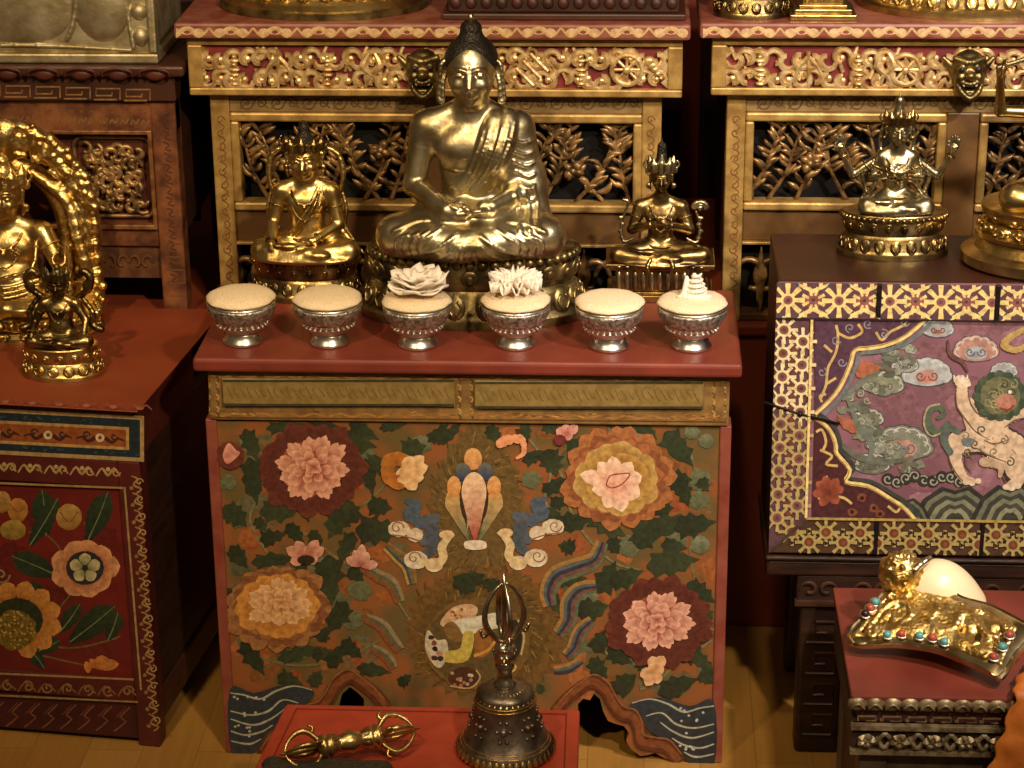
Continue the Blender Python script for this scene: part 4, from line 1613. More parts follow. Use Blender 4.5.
def right_chest():
    xa = X(774, 400, YR)
    xb = 1.03
    zt, zb = Z(777, 281, YR), Z(770, 553, YR)
    q = on(765, 233, 2, zt)
    yb = min(float(q[1]), .33)
    zs = Z(771, 560, YR)
    r = thing('dragon_painted_chest', ((xa + xb) / 2, YR + .15, zs + .001), 'dark chest with a mauve animal painting framed by yellow lattice, on a dark carved stand', 'chest')
    b = MB()
    b.box((xa, YR, zb - .002), (xb, yb, zt))
    b.build('body', mat('dark_brown_chest', '3a1c12', '2a140d', scale=8, rough=.4, bump=.1, bscale=60), r, bevel=.003)
    b = MB()
    b.box((xa - .004, YR - .005, zs + .001), (xb, yb + .003, zb - .002))
    b.build('base_moulding', DARKWOOD, r, bevel=.003)
    pn = MB()
    x0, x1 = X(779, 400, YR), xb - .006
    pn.box((x0 - .006, YR - .003, zb + .002), (x1, YR + .001, zt - .001))
    panel = pn.build('front_panel', mat('mauve_ground', '8e6470', '74505a', scale=10, rough=.45, bump=.12, bscale=160), r)
    p = Paint((0, YR - .003, 0), (0, -1, 0))
    p.clip = lambda q: (max(q[0], 777 - .031 * (q[1] - 282)), min(max(q[1], 282.5 + .013 * (q[0] - 777)), 553 + .013 * (q[0] - 770)))
    p.clip0 = p.clip
    p.clip = lambda q: p.clip0((min(q[0], 1268), q[1]))
    S = p.shape
    rn = random.Random(21)
    YEL, CRM = 'e4cc88', 'e2d0a0'
    # washes
    for k in range(40):
        p.blob((rn.uniform(840, 1060), rn.uniform(325, 505)), rn.uniform(10, 26), rn.uniform(6, 14), rn.choice(('8a626c', '7e5862', '946c78', '8a6670')), 14, .15)
    # clouds
    def cloud(c, s, out, inn, core, n=7, flat=.75):
        for k in range(n):
            a = pi + pi * k / (n - 1) if n > 1 else 0
            p.blob((c[0] + s * .75 * math.cos(a), c[1] + s * flat * .7 * math.sin(a)), s * .45, s * .36, '4a4a50', 14, .04)
        p.blob((c[0], c[1] + 2), s * 1.05, s * .42, '4a4a50', 18, .05)
        for k in range(n):
            a = pi + pi * k / (n - 1)
            p.blob((c[0] + s * .75 * math.cos(a), c[1] + s * flat * .7 * math.sin(a)), s * .4, s * .32, out, 14, .04)
        p.blob((c[0], c[1] + 2), s * .98, s * .36, out, 18, .05)
        p.blob((c[0], c[1] + 1), s * .55, s * .34, inn, 16, .08)
        p.blob((c[0], c[1] + 2), s * .28, s * .18, core, 12, .08)
        for k in range(n):
            a = pi + pi * k / (n - 1)
            q = (c[0] + s * .75 * math.cos(a), c[1] + s * flat * .7 * math.sin(a))
            p.line([(q[0] + s * .3 * math.cos(t), q[1] + s * .24 * math.sin(t)) for t in np.linspace(a - 1.4, a + 1.4, 6)], 1.2, 'c2c2bc', 1, smooth=False)
        p.spiral((c[0] - s * .3, c[1]), s * .25, 1.2, 1.1, '5a5058', 0, 1, 9)
        p.spiral((c[0] + s * .3, c[1]), s * .25, 1.2, 1.1, '5a5058', pi, -1, 9)
    cloud((927, 376), 22, 'a8aeb2', 'c0958a', 'b87a70')
    cloud((976, 352), 20, 'b08478', 'a4aab0', '8e949c')
    cloud((905, 366), 12, '8e9288', '9a9e92', '7a7e72')
    cloud((884, 386), 18, '7e8270', '8c8a72', '6a6e5c')
    cloud((902, 448), 27, '7c8074', 'b48878', '7a8084')
    cloud((868, 420), 14, '767a6a', '868470', '66705e')
    cloud((938, 330), 14, '9aa0a4', 'b4988e', '9a7a78')
    cloud((1004, 372), 12, '9aa0a4', 'a8aeae', '808890')
    cloud((872, 466), 16, '6c7064', '7a7c6a', '5a6050')
    for cx, cy, cs in ((1120, 376, 22), (1170, 360, 16), (1150, 440, 24), (1185, 420, 14), (1110, 450, 14), (1080, 345, 16)):
        cloud((cx, cy), cs, '9aa0a4', 'b4988e', '9a7a78')
    cloud((1050, 380), 18, '9aa0a4', 'b4988e', '9a7a78')
    for k in range(90):
        t = rn.random()
        x0, y0 = (832 + 60 * t, 405 - 70 * t) if k % 2 else (842 + 50 * t, 430 + 45 * t)
        c = (x0 + rn.uniform(6, 30), y0 + rn.uniform(0, 18) * (1 if k % 2 else -.6))
        p.blob(c, rn.uniform(3, 7), rn.uniform(2, 4.5), rn.choice(('6a7064', '7c8272', '5c6258', '8a9084', '70685c')), 10, .25)
        if k % 3 == 0:
            p.spiral(c, 4, 1.1, 1, 'a4a89a', k, 1, 8)
    p.blob((868, 370), 12, 9, 'a8664a', 14, .25)
    p.blob((850, 425), 14, 6, 'a0644c', 14, .25, rot=.5)
    p.line([(842, 400), (862, 382), (880, 372)], (3, 7, 3), '6e7468', 4)
    p.line([(838, 440), (856, 456), (885, 462), (912, 458)], (3, 8, 3), '666c60', 5)
    p.line([(846, 395), (858, 425), (872, 446), (864, 470)], (2, 8, 2), '6a7268', 5)
    # mountains and waves along the foot
    for k in range(9):
        c = (888 + 9 * k, 479 + 3 * math.sin(k * 1.7))
        p.blob(c, 6.5, 6, '30302c', 12)
        p.spiral(c, 5.4, 1.1, 1.5, '9a9c90', k, 1, 9)
    for c, w, h in (((955, 520), 44, 34), ((1010, 520), 40, 36), ((905, 520), 26, 22), ((1060, 522), 40, 30), ((1110, 523), 44, 34), ((1155, 524), 30, 22)):
        for j, cc in enumerate(('2e302a', '6a6e5c', '3c3e34', '7a7c66', '44463a', '8a8a70', '383a30')):
            q = 1 - j * .13
            S([(c[0] - w * q, c[1]), (c[0] - w * .72 * q, c[1] - h * .62 * q), (c[0] - w * .3 * q, c[1] - h * .98 * q), (c[0], c[1] - h * .86 * q), (c[0] + w * .34 * q, c[1] - h * q), (c[0] + w * .75 * q, c[1] - h * .6 * q), (c[0] + w * q, c[1])], cc)
    # snow lion with curling mane and tail
    body = 'cfb69a'
    p.fat([(948, 424), (938, 432), (928, 424), (929, 411), (939, 407), (944, 414), (938, 418)], (6, 8, 8, 6, 4), '54604e', 6)
    p.line([(950, 428), (932, 436), (924, 424), (928, 408), (940, 404)], (2, 2), 'a09a80', 6)
    p.fat([(1020, 470), (1012, 450), (985, 438), (962, 444)], (34, 38, 34, 22), '3a3430', 5)
    p.fat([(1020, 468), (1012, 450), (985, 438), (962, 444)], (30, 34, 30, 18), body, 5)
    p.fat([(1016, 466), (1018, 480), (1010, 486)], (18, 13, 9), body, 4)
    p.fat([(956, 440), (956, 462), (964, 478), (972, 481)], (16, 13, 9, 7), body, 4)
    p.fat([(968, 404), (974, 424), (988, 434), (1004, 420), (1022, 412)], (14, 18, 17, 15, 12), body, 5)
    p.fat([(962, 386), (963, 404), (970, 416)], (11, 13, 12), body, 4)
    p.blob((988, 432), 22, 15, body, 18, .06)
    p.blob((1006, 452), 18, 15, body, 18, .06)
    for pts in ([(956, 392), (957, 406), (966, 420), (976, 432), (990, 440)], [(968, 388), (970, 402), (978, 414), (990, 420)], [(948, 446), (950, 462), (958, 476), (966, 484)], [(966, 452), (966, 464), (972, 474)],
                [(996, 468), (1004, 478), (1006, 486)], [(976, 448), (990, 456), (1006, 462)], [(1004, 428), (1016, 420), (1026, 418)], [(984, 440), (994, 444), (1008, 440)]):
        p.line(pts, (.8, 1.8, .8), '6a5646', 4)
    for k in range(26):
        x, y = rn.uniform(956, 1018), rn.uniform(426, 468)
        p.line([(x, y), (x + rn.uniform(-5, 5), y + rn.uniform(2, 5))], 1.1, rn.choice(('a48c70', 'e4d2b8', '8c745c')), 2)
    for x, y in ((966, 482), (972, 483), (978, 481), (1006, 487), (1012, 488), (1018, 486)):
        p.blob((x, y), 3.4, 3, 'd8c4aa', 10)
    p.blob((962, 382), 9, 6, 'dcc8b0', 12, .2)
    for k in range(4):
        p.line([(955 + 4 * k, 382), (954 + 4.5 * k, 375)], (3, 1.2), 'e4d4be', 2)
    for k in range(16):
        a = 2 * pi * k / 16
        p.blob((1000 + 21 * math.cos(a), 396 + 20 * math.sin(a)), 6, 6, '3c4a3a' if k % 2 else '4c5846', 10, .1)
    p.blob((1000, 396), 20, 19, '6a6a4e', 18, .05)
    for k in range(14):
        p.spiral((1000 + rn.uniform(-14, 14), 396 + rn.uniform(-13, 13)), 5, 1.1, 1.3, rn.choice(('b0a47e', '8e8c68', '3a4432')), rn.uniform(0, 6), 1, 8)
    p.blob((1006, 402), 10, 8, 'b07a68', 14, .12)
    p.blob((1010, 392), 2, 2, 'e0d8c8', 8)
    p.line([(1000, 408), (1008, 410), (1014, 405)], 2, '8a3a34', 3)
    for x, y in ((965, 436), (975, 444), (1004, 440), (994, 452), (982, 430), (968, 452), (1010, 462)):
        p.spiral((x, y), 5, 1.2, 1.4, rn.choice(('7a6a54', '4e5648', '8a7a62')), x, 1, 9)
    p.fat([(950, 452), (944, 440), (948, 428), (958, 432)], (7, 9, 6), '5a6660', 4)
    p.blob((968, 442), 7, 5, '6a7276', 12, .2)
    p.fat([(1024, 330), (1012, 336), (1004, 345), (1016, 350), (1030, 344)], (6, 8, 6), 'b4985e', 4)
    p.line([(948, 340), (950, 354), (962, 362), (968, 372)], (2, 5, 2), '6a4a48', 4)
    p.fat([(984, 462), (1000, 466), (1000, 476)], (10, 8, 4), 'b79d82', 4)
    # corner spandrels
    up = [(926, 319), (915, 329), (903, 338), (886, 345), (870, 348), (855, 350), (851, 362), (845, 377), (838, 390), (830, 400), (815, 414)]
    lo = [(815, 418), (826, 426), (833, 436), (836, 446), (837, 454), (850, 470), (846, 482), (868, 486), (889, 498), (904, 508), (915, 520)]
    S([(815, 319)] + up, '54384a')
    S([(812, 520)] + lo, '4a262a')
    S([(2046 - x, y + 6) for x, y in [(815, 319)] + up], '54384a')
    S([(2046 - x, y + 6) for x, y in [(815, 520)] + lo], '4a262a')
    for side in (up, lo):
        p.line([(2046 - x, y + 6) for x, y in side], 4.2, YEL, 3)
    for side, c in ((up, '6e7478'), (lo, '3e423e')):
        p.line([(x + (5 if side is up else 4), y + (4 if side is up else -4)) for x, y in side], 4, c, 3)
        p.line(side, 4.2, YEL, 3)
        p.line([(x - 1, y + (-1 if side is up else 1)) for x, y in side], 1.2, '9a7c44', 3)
    for pts in ([(820, 400), (826, 385), (828, 368), (836, 352), (838, 335), (836, 325)], [(838, 333), (850, 338), (862, 332), (858, 324)], [(876, 332), (882, 340), (890, 332), (898, 328), (906, 324)], [(822, 402), (820, 396), (826, 394)],
                [(826, 384), (836, 378)], [(832, 352), (824, 345)]):
        p.line(pts, 2.6, 'c8ac6c', 4)
    for c in ((850, 328), (842, 362), (836, 340), (884, 334), (822, 372), (905, 322), (868, 324)):
        p.spiral(c, 5, 1.2, 1.3, '8a8690', c[0], 1, 8)
    for pts in ([(816, 432), (822, 430), (826, 442), (822, 452)], [(820, 450), (832, 456), (826, 464), (838, 466)], [(826, 476), (832, 488), (830, 498), (818, 498)], [(832, 496), (844, 498), (852, 504)], [(888, 506), (896, 512), (900, 508)]):
        p.line(pts, 2.6, 'c8ac6c', 4)
    for t in ((816, 482), (824, 476), (838, 478), (844, 488), (838, 504), (820, 506), (812, 494)):
        p.petal((830, 492), t, 5, '6a3026', 'a0563a')
    for c in ((862, 498), (852, 512), (874, 508), (880, 514)):
        p.blob(c, 5, 4, '7a4630', 10, .2)
        p.blob(c, 2, 2, '2c1a18', 8)
    # lattice borders
    def band(P, col='5e4048'):
        S(P, col)
    band([(776, 282), (1268, 289), (1268, 325), (774, 318)])
    band([(774, 319), (812, 319.5), (806, 519), (768.5, 552)])
    band([(768.5, 552), (806, 519), (1268, 526), (1268, 560)], '4a3424')
    band([(1268, 325), (1232, 325), (1230, 526), (1268, 560)])
    def wheel(c, R0, col, hub, red, k=1.0):
        for j in range(8):
            a = j * pi / 4
            e = (c[0] + R0 * math.cos(a), c[1] + R0 * math.sin(a) * k)
            p.line([(c[0] + 5 * math.cos(a), c[1] + 5 * math.sin(a)), e], (2.6, 3.6) if R0 < 16 else (3.6, 5.6), col, 1, smooth=False)
        p.blob(c, 7.4, 7.0, col, 16)
        p.blob(c, 4.8, 4.6, hub, 12)
        p.blob((c[0], c[1]), 2.2, 2.2, red, 8)
    for i in range(10):
        cx = 788 + 51 * i
        cy = 300 + .013 * (cx - 777)
        p.blob((cx + 25.5, cy), 9, 8, '8a5650', 10, .1)
        for sg in (-1, 1):
            p.line([(cx + 9, cy + sg * 17), (cx + 25, cy + sg * 9), (cx + 42, cy + sg * 17)], 4.2, YEL, 1, smooth=False)
            p.line([(cx + 25 + sg * 8, cy - 17), (cx + 25 + sg * 8, cy - 11)], 4, YEL, 1, smooth=False)
            p.line([(cx + 25 + sg * 8, cy + 17), (cx + 25 + sg * 8, cy + 11)], 4, YEL, 1, smooth=False)
        wheel((cx, cy), 17, YEL, '8a5a58', '6a4048')
        for sx in (-1, 1):
            for sy in (-1, 1):
                p.blob((cx + sx * 9, cy + sy * 15), 2.4, 2.4, '4a4652', 6)
        for j in range(8):
            a = (j + .5) * pi / 4
            p.line([(cx + 25.5 + 4 * math.cos(a), cy + 4 * math.sin(a)), (cx + 25.5 + 12 * math.cos(a), cy + 14 * math.sin(a))], (2.2, 3.4), YEL, 1, smooth=False)
        p.blob((cx + 25.5, cy), 5.5, 5, '8a5650', 8)
        p.blob((cx + 25.5, cy), 2, 1.8, '4c3c48', 6)
    for i in range(10):
        y = 330 + i * 23.5
        xl = 784 - .036 * (y - 330)
        cc = CRM if i < 4 else 'b09a66'
        for cx, dy in ((xl, 0), (xl + 19, 11.5), (1240, 0), (1257, 11.5)):
            if y + dy > (512 if cx in (xl + 19, 1240) else 536):
                continue
            wheel((cx, y + dy), 14, cc, '7a504a', '5c3a3c')
            p.blob((cx + (9 if dy == 0 else -9), y + dy + 8), 3, 2.6, '6e3c34', 8)
    for i in range(28):
        cx = 792 + 17 * i
        cy = 537 + .015 * (cx - 800) + (5 if i % 2 else -5)
        wheel((cx, cy), 14, 'a8945c', '6a4028', '8a4a2a')
        p.blob((cx + 8.5, cy + (8 if i % 2 == 0 else -8)), 3.4, 3, '20180f', 3)
        p.blob((cx, cy - (11 if i % 2 else -11)), 3, 2.6, '241a10', 3)
    p.line([(812, 319), (806, 518)], 2.6, YEL, smooth=False)
    p.line([(806, 518.5), (1230, 525)], 2.6, 'a8904e', smooth=False)
    p.line([(774, 318.5), (1268, 325)], 1.6, '2a1c18', smooth=False)
    p.line([(768, 553), (806, 519)], 5, '4a3830', smooth=False)
    p.build('lattice_and_animal_painting', PAINT, panel)
    iron = mat('black_iron_strap', '1a1412', '2c2220', scale=60, metal=.6, rough=.5)
    for xx, y0, y1, dx in ((880, 281, 317, -.5), (999, 283, 320, -1), (877, 519, 554, -.5), (983, 522, 556, -1)):
        b = MB()
        a, c = on(xx, y0, 1, YR - .006), on(xx + dx, y1, 1, YR - .006)
        b.box((a[0] - .003, YR - .008, c[2]), (a[0] + .003, YR - .002, min(a[2], zt - .0005)))
        b.build('iron_strap', iron, r, bevel=.001)
    b = MB()
    a, c, d = on(764, 402, 1, YR - .007), on(800, 414, 1, YR - .007), on(840, 424, 1, YR - .007)
    b.tube([a, c, d], .0016, 6)
    b.ball(c, .004, 8, 6)
    b.build('hasp_pin', iron, r, smooth=True)
    # stand
    s = thing('carved_chest_stand', ((xa + xb) / 2, YR + .15, 0), 'dark carved wooden stand under the lattice-bordered chest', 'stand')
    zl = Z(771, 576, YR)
    b = MB()
    b.box((xa - .002, YR + .001, zl), (xb, yb - .005, zs))
    b.build('top_rail', DARKWOOD, s, bevel=.004)
    b = MB()
    x2 = X(797, 590, YR)
    b.box((x2, YR + .006, Z(800, 604, YR)), (xb - .02, YR + .05, zl))
    fr = b.build('frieze', DARKWOOD, s, bevel=.003)
    b = MB()
    for k in range(9):
        cx = x2 + .028 + k * .07
        for sg in (-1, 1):
            pts = [(cx + sg * (.012 + .012 * (1 - .08 * t) * math.cos(t * .75)), YR + .004, (zl + Z(800, 604, YR)) / 2 + .011 * (1 - .08 * t) * math.sin(t * .75)) for t in range(8)]
            b.tube(catmull(pts, 2), (.0015, .003, .002), 6)
    b.box((x2 - .002, YR + .002, Z(800, 607, YR)), (xb - .02, YR + .012, Z(800, 602, YR)))
    b.build('carving', mat('rubbed_dark_wood', '452a18', '301d11', scale=40, rough=.45), fr, smooth='auto')
    for k, (ua, d0) in enumerate(((X(797, 690, YR), 0), (xb - .09, 0), (X(797, 690, YR), .22), (xb - .09, .22))):
        b = MB()
        b.box((ua, YR + .008 + d0, .001), (ua + .058, YR + .05 + d0, Z(800, 606, YR)))
        lg = b.build('leg', DARKWOOD, s, bevel=.006, seg=3)
        if d0 == 0:
            b = MB()
            zz = .03
            while zz < .2:
                x0 = ua + .01
                b.tube([(x0, YR + .007, zz), (x0 + .038, YR + .007, zz), (x0 + .038, YR + .007, zz + .03), (x0 + .012, YR + .007, zz + .03), (x0 + .012, YR + .007, zz + .014), (x0 + .026, YR + .007, zz + .014)], .0022, 5)
                zz += .046
            b.build('carving', mat('rubbed_dark_wood', '54351f'), lg)
    return r, s, zt


# ------------------------------------------------------------------ small tables
def right_table():
    z = .28
    A, B = on(848, 697, 2, z), on(825, 587, 2, z)
    xa, ya, yb = float(A[0]), float(A[1]), float(B[1])
    xr = xa + .42
    r = thing('carved_side_table', (xa + .2, (ya + yb) / 2, 0), 'low red-topped table with silvery carved edges below the lattice-bordered chest', 'table')
    ct = mat('silvered_carving', 'a89670', '6a5638', scale=90, metal=.45, rough=.42, bump=.4, bscale=200)
    b = MB()
    b.box((xa + .004, ya + .004, z - .007), (xr, yb, z))
    tp = b.build('table_top', RED, r, bevel=.002)
    z1 = Z(900, 712, ya)
    b = MB()
    b.box((xa + .006, ya + .006, z1), (xr, yb - .004, z - .0075))
    ed = b.build('carved_edge', MAROON, r)
    b = MB()
    x = xa + .012
    while x < xr - .01:
        b.ball((x, ya + .006, (z + z1) / 2 - .002), (.012, .006, (z - z1) * .5), 10, 6)
        b.tube(catmull([(x - .008, ya + .001, z1 + .002), (x, ya - .002, z - .008), (x + .008, ya + .001, z1 + .002)], 3), .0016, 5)
        x += .02
    b.build('petal_carving', ct, ed, smooth=True)
    z2 = Z(900, 728, ya)
    b = MB()
    b.box((xa + .014, ya + .014, z2), (xr, yb - .01, z1))
    kb = b.build('key_band', mat('dark_crimson_band', '4a2028', rough=.5), r)
    p = Paint((0, ya + .014, 0), (0, -1, 0))
    for i in range(12):
        x = 858 + i * 25
        y0 = 713 + .02 * (x - 848)
        p.line([(x, y0 + 12), (x, y0 + 3), (x + 18, y0 + 3), (x + 18, y0 + 8), (x + 8, y0 + 8)], 2.0, '9a8058', smooth=False)
        p.line([(x + 4, y0 + 13), (x + 23, y0 + 13), (x + 23, y0 + 5)], 2.0, '9a8058', smooth=False)
    p.build('painted_key_pattern', PAINT, kb)
    z3 = Z(900, 757, ya)
    b = MB()
    b.box((xa + .008, ya + .010, z3), (xr, yb - .006, z2))
    cb = b.build('carved_band', mat('dark_umber', '3a2a1c', rough=.6), r, bevel=.001)
    b = MB()
    for zz in (z3 + .003, z2 - .003):
        b.box((xa + .006, ya + .003, zz - .003), (xr, ya + .014, zz + .003))
    x = xa + .024
    rn = random.Random(9)
    k = 0
    while x < xr - .02:
        zc = (z2 + z3) / 2
        for j in range(5):
            a = 2 * pi * j / 5 + k
            e = (x + .012 * math.cos(a), ya + .003, zc + .010 * math.sin(a))
            b.leaf((x, ya + .006, zc), e, .0062, (0, -1, 0), .005, 4)
        b.ball((x, ya + .003, zc), .004, 8, 5)
        x += .018
        for sg in (-1, 1):
            b.tube(catmull([(x - .006, ya + .005, zc - sg * .004), (x + .002, ya + .003, zc + sg * .009), (x + .009, ya + .005, zc + sg * .003)], 3), .0028, 6)
        x += .020
        k += 1
    b.build('floral_carving', ct, cb, smooth='auto')
    b = MB()
    b.box((xa + .024, ya + .026, .06), (xr - .02, ya + .04, z3))
    b.build('apron', mat('grey_silvered_wood', '6a5e4c', '544838', scale=50, rough=.5, bump=.2), r, bevel=.002)
    for lx in (xa + .018, xr - .06):
        for ly in (ya + .02, yb - .05):
            b = MB()
            b.box((lx, ly, .0008), (lx + .034, ly + .034, z3))
            b.build('leg', mat('grey_silvered_wood', '6a5e4c'), r, bevel=.003)
    b = MB()
    b.box((xa + .02, ya + .06, .05), (xa + .03, yb - .06, z3))
    b.build('side_apron', DARKWOOD, r)
    return z, xa, ya, yb, xr


def conch(tb):
    z, xa, ya, yb, xr = tb
    A0, B0 = on(850, 648, 2, z + .016), on(1003, 683, 2, z + .016)
    e = (B0 - A0) / np.linalg.norm(B0 - A0)
    hp = np.array([e[1], -e[0], 0])
    t = math.radians(27)
    n = hp * math.sin(t) + np.array([0, 0, math.cos(t)])
    o = A0
    r = thing('winged_conch_trumpet', tuple(on(935, 625, 2, z)), 'white conch shell trumpet with a gold wing set with turquoise, on the low table', 'conch trumpet')
    outl = [(847.5, 636), (850, 628), (858, 620), (870, 607), (882, 592), (894, 580), (907, 573), (925, 576), (945, 586), (962, 596), (975, 600), (995, 606), (1024, 621), (1040, 630), (1032, 640), (1018, 655), (1002, 679), (985, 672), (962, 662), (940, 653), (915, 648), (890, 646), (868, 647), (852, 645)]
    P = [onplane(x, y, o, n) for x, y in outl]
    b = MB()
    # embossed plate: rings stepping in from the rim
    C = np.mean(P, 0)
    rings = []
    steps = ((1.0, -.004), (1.0, .001), (.975, .003), (.95, .0015), (.9, .003))
    Pd = catmull(P, 3, True)
    grid = []
    for s_, h in steps:
        rings.append(b.pts([C + (p - C) * s_ + n * h for p in Pd]))
    m = len(Pd)
    for i in range(len(rings) - 1):
        for k in range(m):
            l = (k + 1) % m
            b.face((rings[i] + k, rings[i] + l, rings[i + 1] + l, rings[i + 1] + k))
    b.face([rings[0] + k for k in range(m - 1, -1, -1)])
    b.face([rings[-1] + k for k in range(m)])
    b.build('rim', mat('silver_gilt_rim', 'c8b890', 'a08a5a', scale=50, metal=1, rough=.25), r, smooth='auto')
    s = Sculpt(.0013)

    def Q(x, y, d):
        return onplane(x, y, o, n) + n * d
    rn = random.Random(4)
    inner = [(856, 636), (872, 616), (888, 596), (904, 584), (930, 590), (958, 606), (985, 614), (1014, 630), (1000, 664), (972, 654), (940, 643), (910, 638), (880, 638)]
    Cc = np.mean(np.array(inner, float), 0)
    for a, c in zip(inner, inner[1:] + inner[:1]):
        s.cone(Q(*a, .0), Q(*c, .0), .004, .004, .004)
        for t_ in (.25, .5, .75):
            p0 = np.array(a) * (1 - t_) + Cc * t_
            p1 = np.array(c) * (1 - t_) + Cc * t_
            s.cone(Q(*p0, -.004), Q(*p1, -.004), .0105, .0105, .006)
    # repousse dragon coils and cloud knobs
    coil = [(868, 632), (878, 618), (892, 606), (906, 606), (912, 618), (902, 626), (896, 634)]
    s.chain([Q(x, y, .0045) for x, y in coil], (.003, .0045, .003), .003)
    coil = [(915, 596), (930, 600), (938, 612), (930, 624), (940, 634), (955, 630), (962, 618), (975, 622), (985, 636), (998, 640)]
    s.chain([Q(x, y, .0045) for x, y in coil], (.0035, .0045, .003), .003)
    for k in range(120):
        a, c = inner[k % 13], inner[(k + 1) % 13]
        u, v = rn.random(), rn.random() ** .6 * .95
        q = (np.array(a) * (1 - u) + np.array(c) * u) * v + Cc * (1 - v)
        if rn.random() < .55:
            s.ell(Q(q[0], q[1], .0045), rn.uniform(.0022, .0036), .002)
        else:
            a_ = rn.uniform(0, 6.28)
            s.chain([Q(q[0] + 5 * math.cos(a_ + w) * (1 - .15 * j), q[1] + 5 * math.sin(a_ + w) * (1 - .15 * j), .005) for j, w in enumerate((0, 1, 2, 3, 4))], (.0016, .0024, .0016), .002, 2)
    s.build('repousse_sheet', GOLDREP, r)
    for x, y, c in ((876, 605, 't'), (871, 611, 'c'), (866, 617, 'd'), (888, 638, 't'), (902, 637, 'c'), (920, 639, 't'), (933, 641, 'c'), (945, 645, 't'), (1010, 638, 'c'), (1003, 650, 't'), (994, 660, 'c')):
        b = MB()
        q = Q(x, y, .0075)
        b.ball(q, (.0052, .0052, .0045), 12, 7)
        nm, cl, hx = {'t': ('turquoise_stone', 'turquoise', '5a9a96'), 'c': ('coral_stone', 'coral', 'a84a34'), 'd': ('dark_stone', 'dark', '2a1c1a')}[c]
        so = b.build(nm, mat(cl + '_cabochon', hx, rough=.25), r, smooth=True)
        b = MB()
        ring = [q + .0062 * (math.cos(a) * np.array([1, 0, 0]) + math.sin(a) * np.cross(n, [1, 0, 0])) - n * .002 for a in np.linspace(0, 2 * pi, 13)[:-1]]
        b.tube(ring, .0014, 6, closed=True)
        b.build('bezel', SILVER, so, smooth=True)
    # the shell rising behind the wing, and its gilt mouthpiece cap
    c = onplane(948, 590, o, n)
    s = Sculpt(.0016)
    yc = float(c[1]) + .010
    k = on(936, 589, 1, yc)
    s.ell((k[0] + .002, yc + .012, k[2] - .012), (.042, .036, .044), .01, rot=(math.radians(28), 'Y'))
    s.ell((k[0] + .03, yc + .01, k[2] - .03), (.03, .03, .03), .03)
    s.cone((k[0] + .02, yc + .012, k[2] - .03), (k[0] + .045, yc + .014, z + .026), .022, .012, .03)
    s.build('conch_shell', CONCH, r, 'smooth ivory-white conch shell')
    kk = on(901, 573, 1, yc + .008)
    s = Sculpt(.0013)
    s.ell(kk, (.027, .024, .026), .004)
    for j in range(130):
        a, w = rn.uniform(0, 6.28), rn.uniform(0, pi)
        s.ell((kk[0] + .026 * math.sin(w) * math.cos(a), kk[1] + .024 * math.sin(w) * math.sin(a), kk[2] + .026 * math.cos(w)), rn.uniform(.002, .0034), .002)
    s.build('gilt_cap', GOLDREP, r)
    s = Sculpt(.0014)
    a0, a1 = on(930, 558, 1, yc + .004), on(906, 590, 1, yc - .004)
    s.chain([a0, on(915, 570, 1, yc - .008), a1], (.0035, .005), .002)
    s.build('silver_collar', OLDSILVER, r)


def little_table():
    z = .2
    A, B = on(285, 707, 2, z), on(580, 706, 2, z)
    yb = float(A[1] + B[1]) / 2
    L1, R1 = on(255, 768, 2, z), on(578, 768, 2, z)
    yf = -.53
    r = thing('red_prayer_table', (-.03, (yf + yb) / 2, 0), 'small orange-red table in front of the central chest, holding the bell', 'table')
    k = (yf - yb) / (float(L1[1]) - float(A[1]))
    la = float(A[0]) + (float(L1[0]) - float(A[0])) * k
    ra = float(B[0]) + (float(R1[0]) - float(B[0])) * k
    P = [(la, yf), (ra, yf), (float(B[0]), yb), (float(A[0]), yb)]
    b = MB()
    b.prism([(x, y, z - .016) for x, y in P], (0, 0, .016))
    tp = b.build('table_top', ORANGERED, r, bevel=.003, seg=3)
    b = MB()
    cx, cy = sum(q[0] for q in P) / 4, sum(q[1] for q in P) / 4
    I = [(cx + (x - cx) * .915, cy + (y - cy) * .915, z + .0006) for x, y in P]
    b.tube(I, .0011, 5, closed=True)
    b.build('incised_line', mat('dark_red_line', '7a2c1c', rough=.6), tp)
    for i, (x, y) in enumerate(P):
        b = MB()
        sx, sy = (1 if i in (0, 3) else -1), (1 if i in (0, 1) else -1)
        x0, y0 = x + sx * .008, y + sy * .008
        b.box((min(x0, x0 + sx * .03), min(y0, y0 + sy * .03), .001), (max(x0, x0 + sx * .03), max(y0, y0 + sy * .03), z - .0165))
        b.build('leg', ORANGERED, r, bevel=.003)
    b = MB()
    b.box((P[3][0] + .02, yb - .03, z - .06), (P[2][0] - .02, yb - .018, z - .0165))
    b.box((P[0][0] + .03, yf + .02, z - .06), (P[1][0] - .03, yf + .032, z - .0165))
    b.build('apron', ORANGERED, r, bevel=.002)
    return z, yf


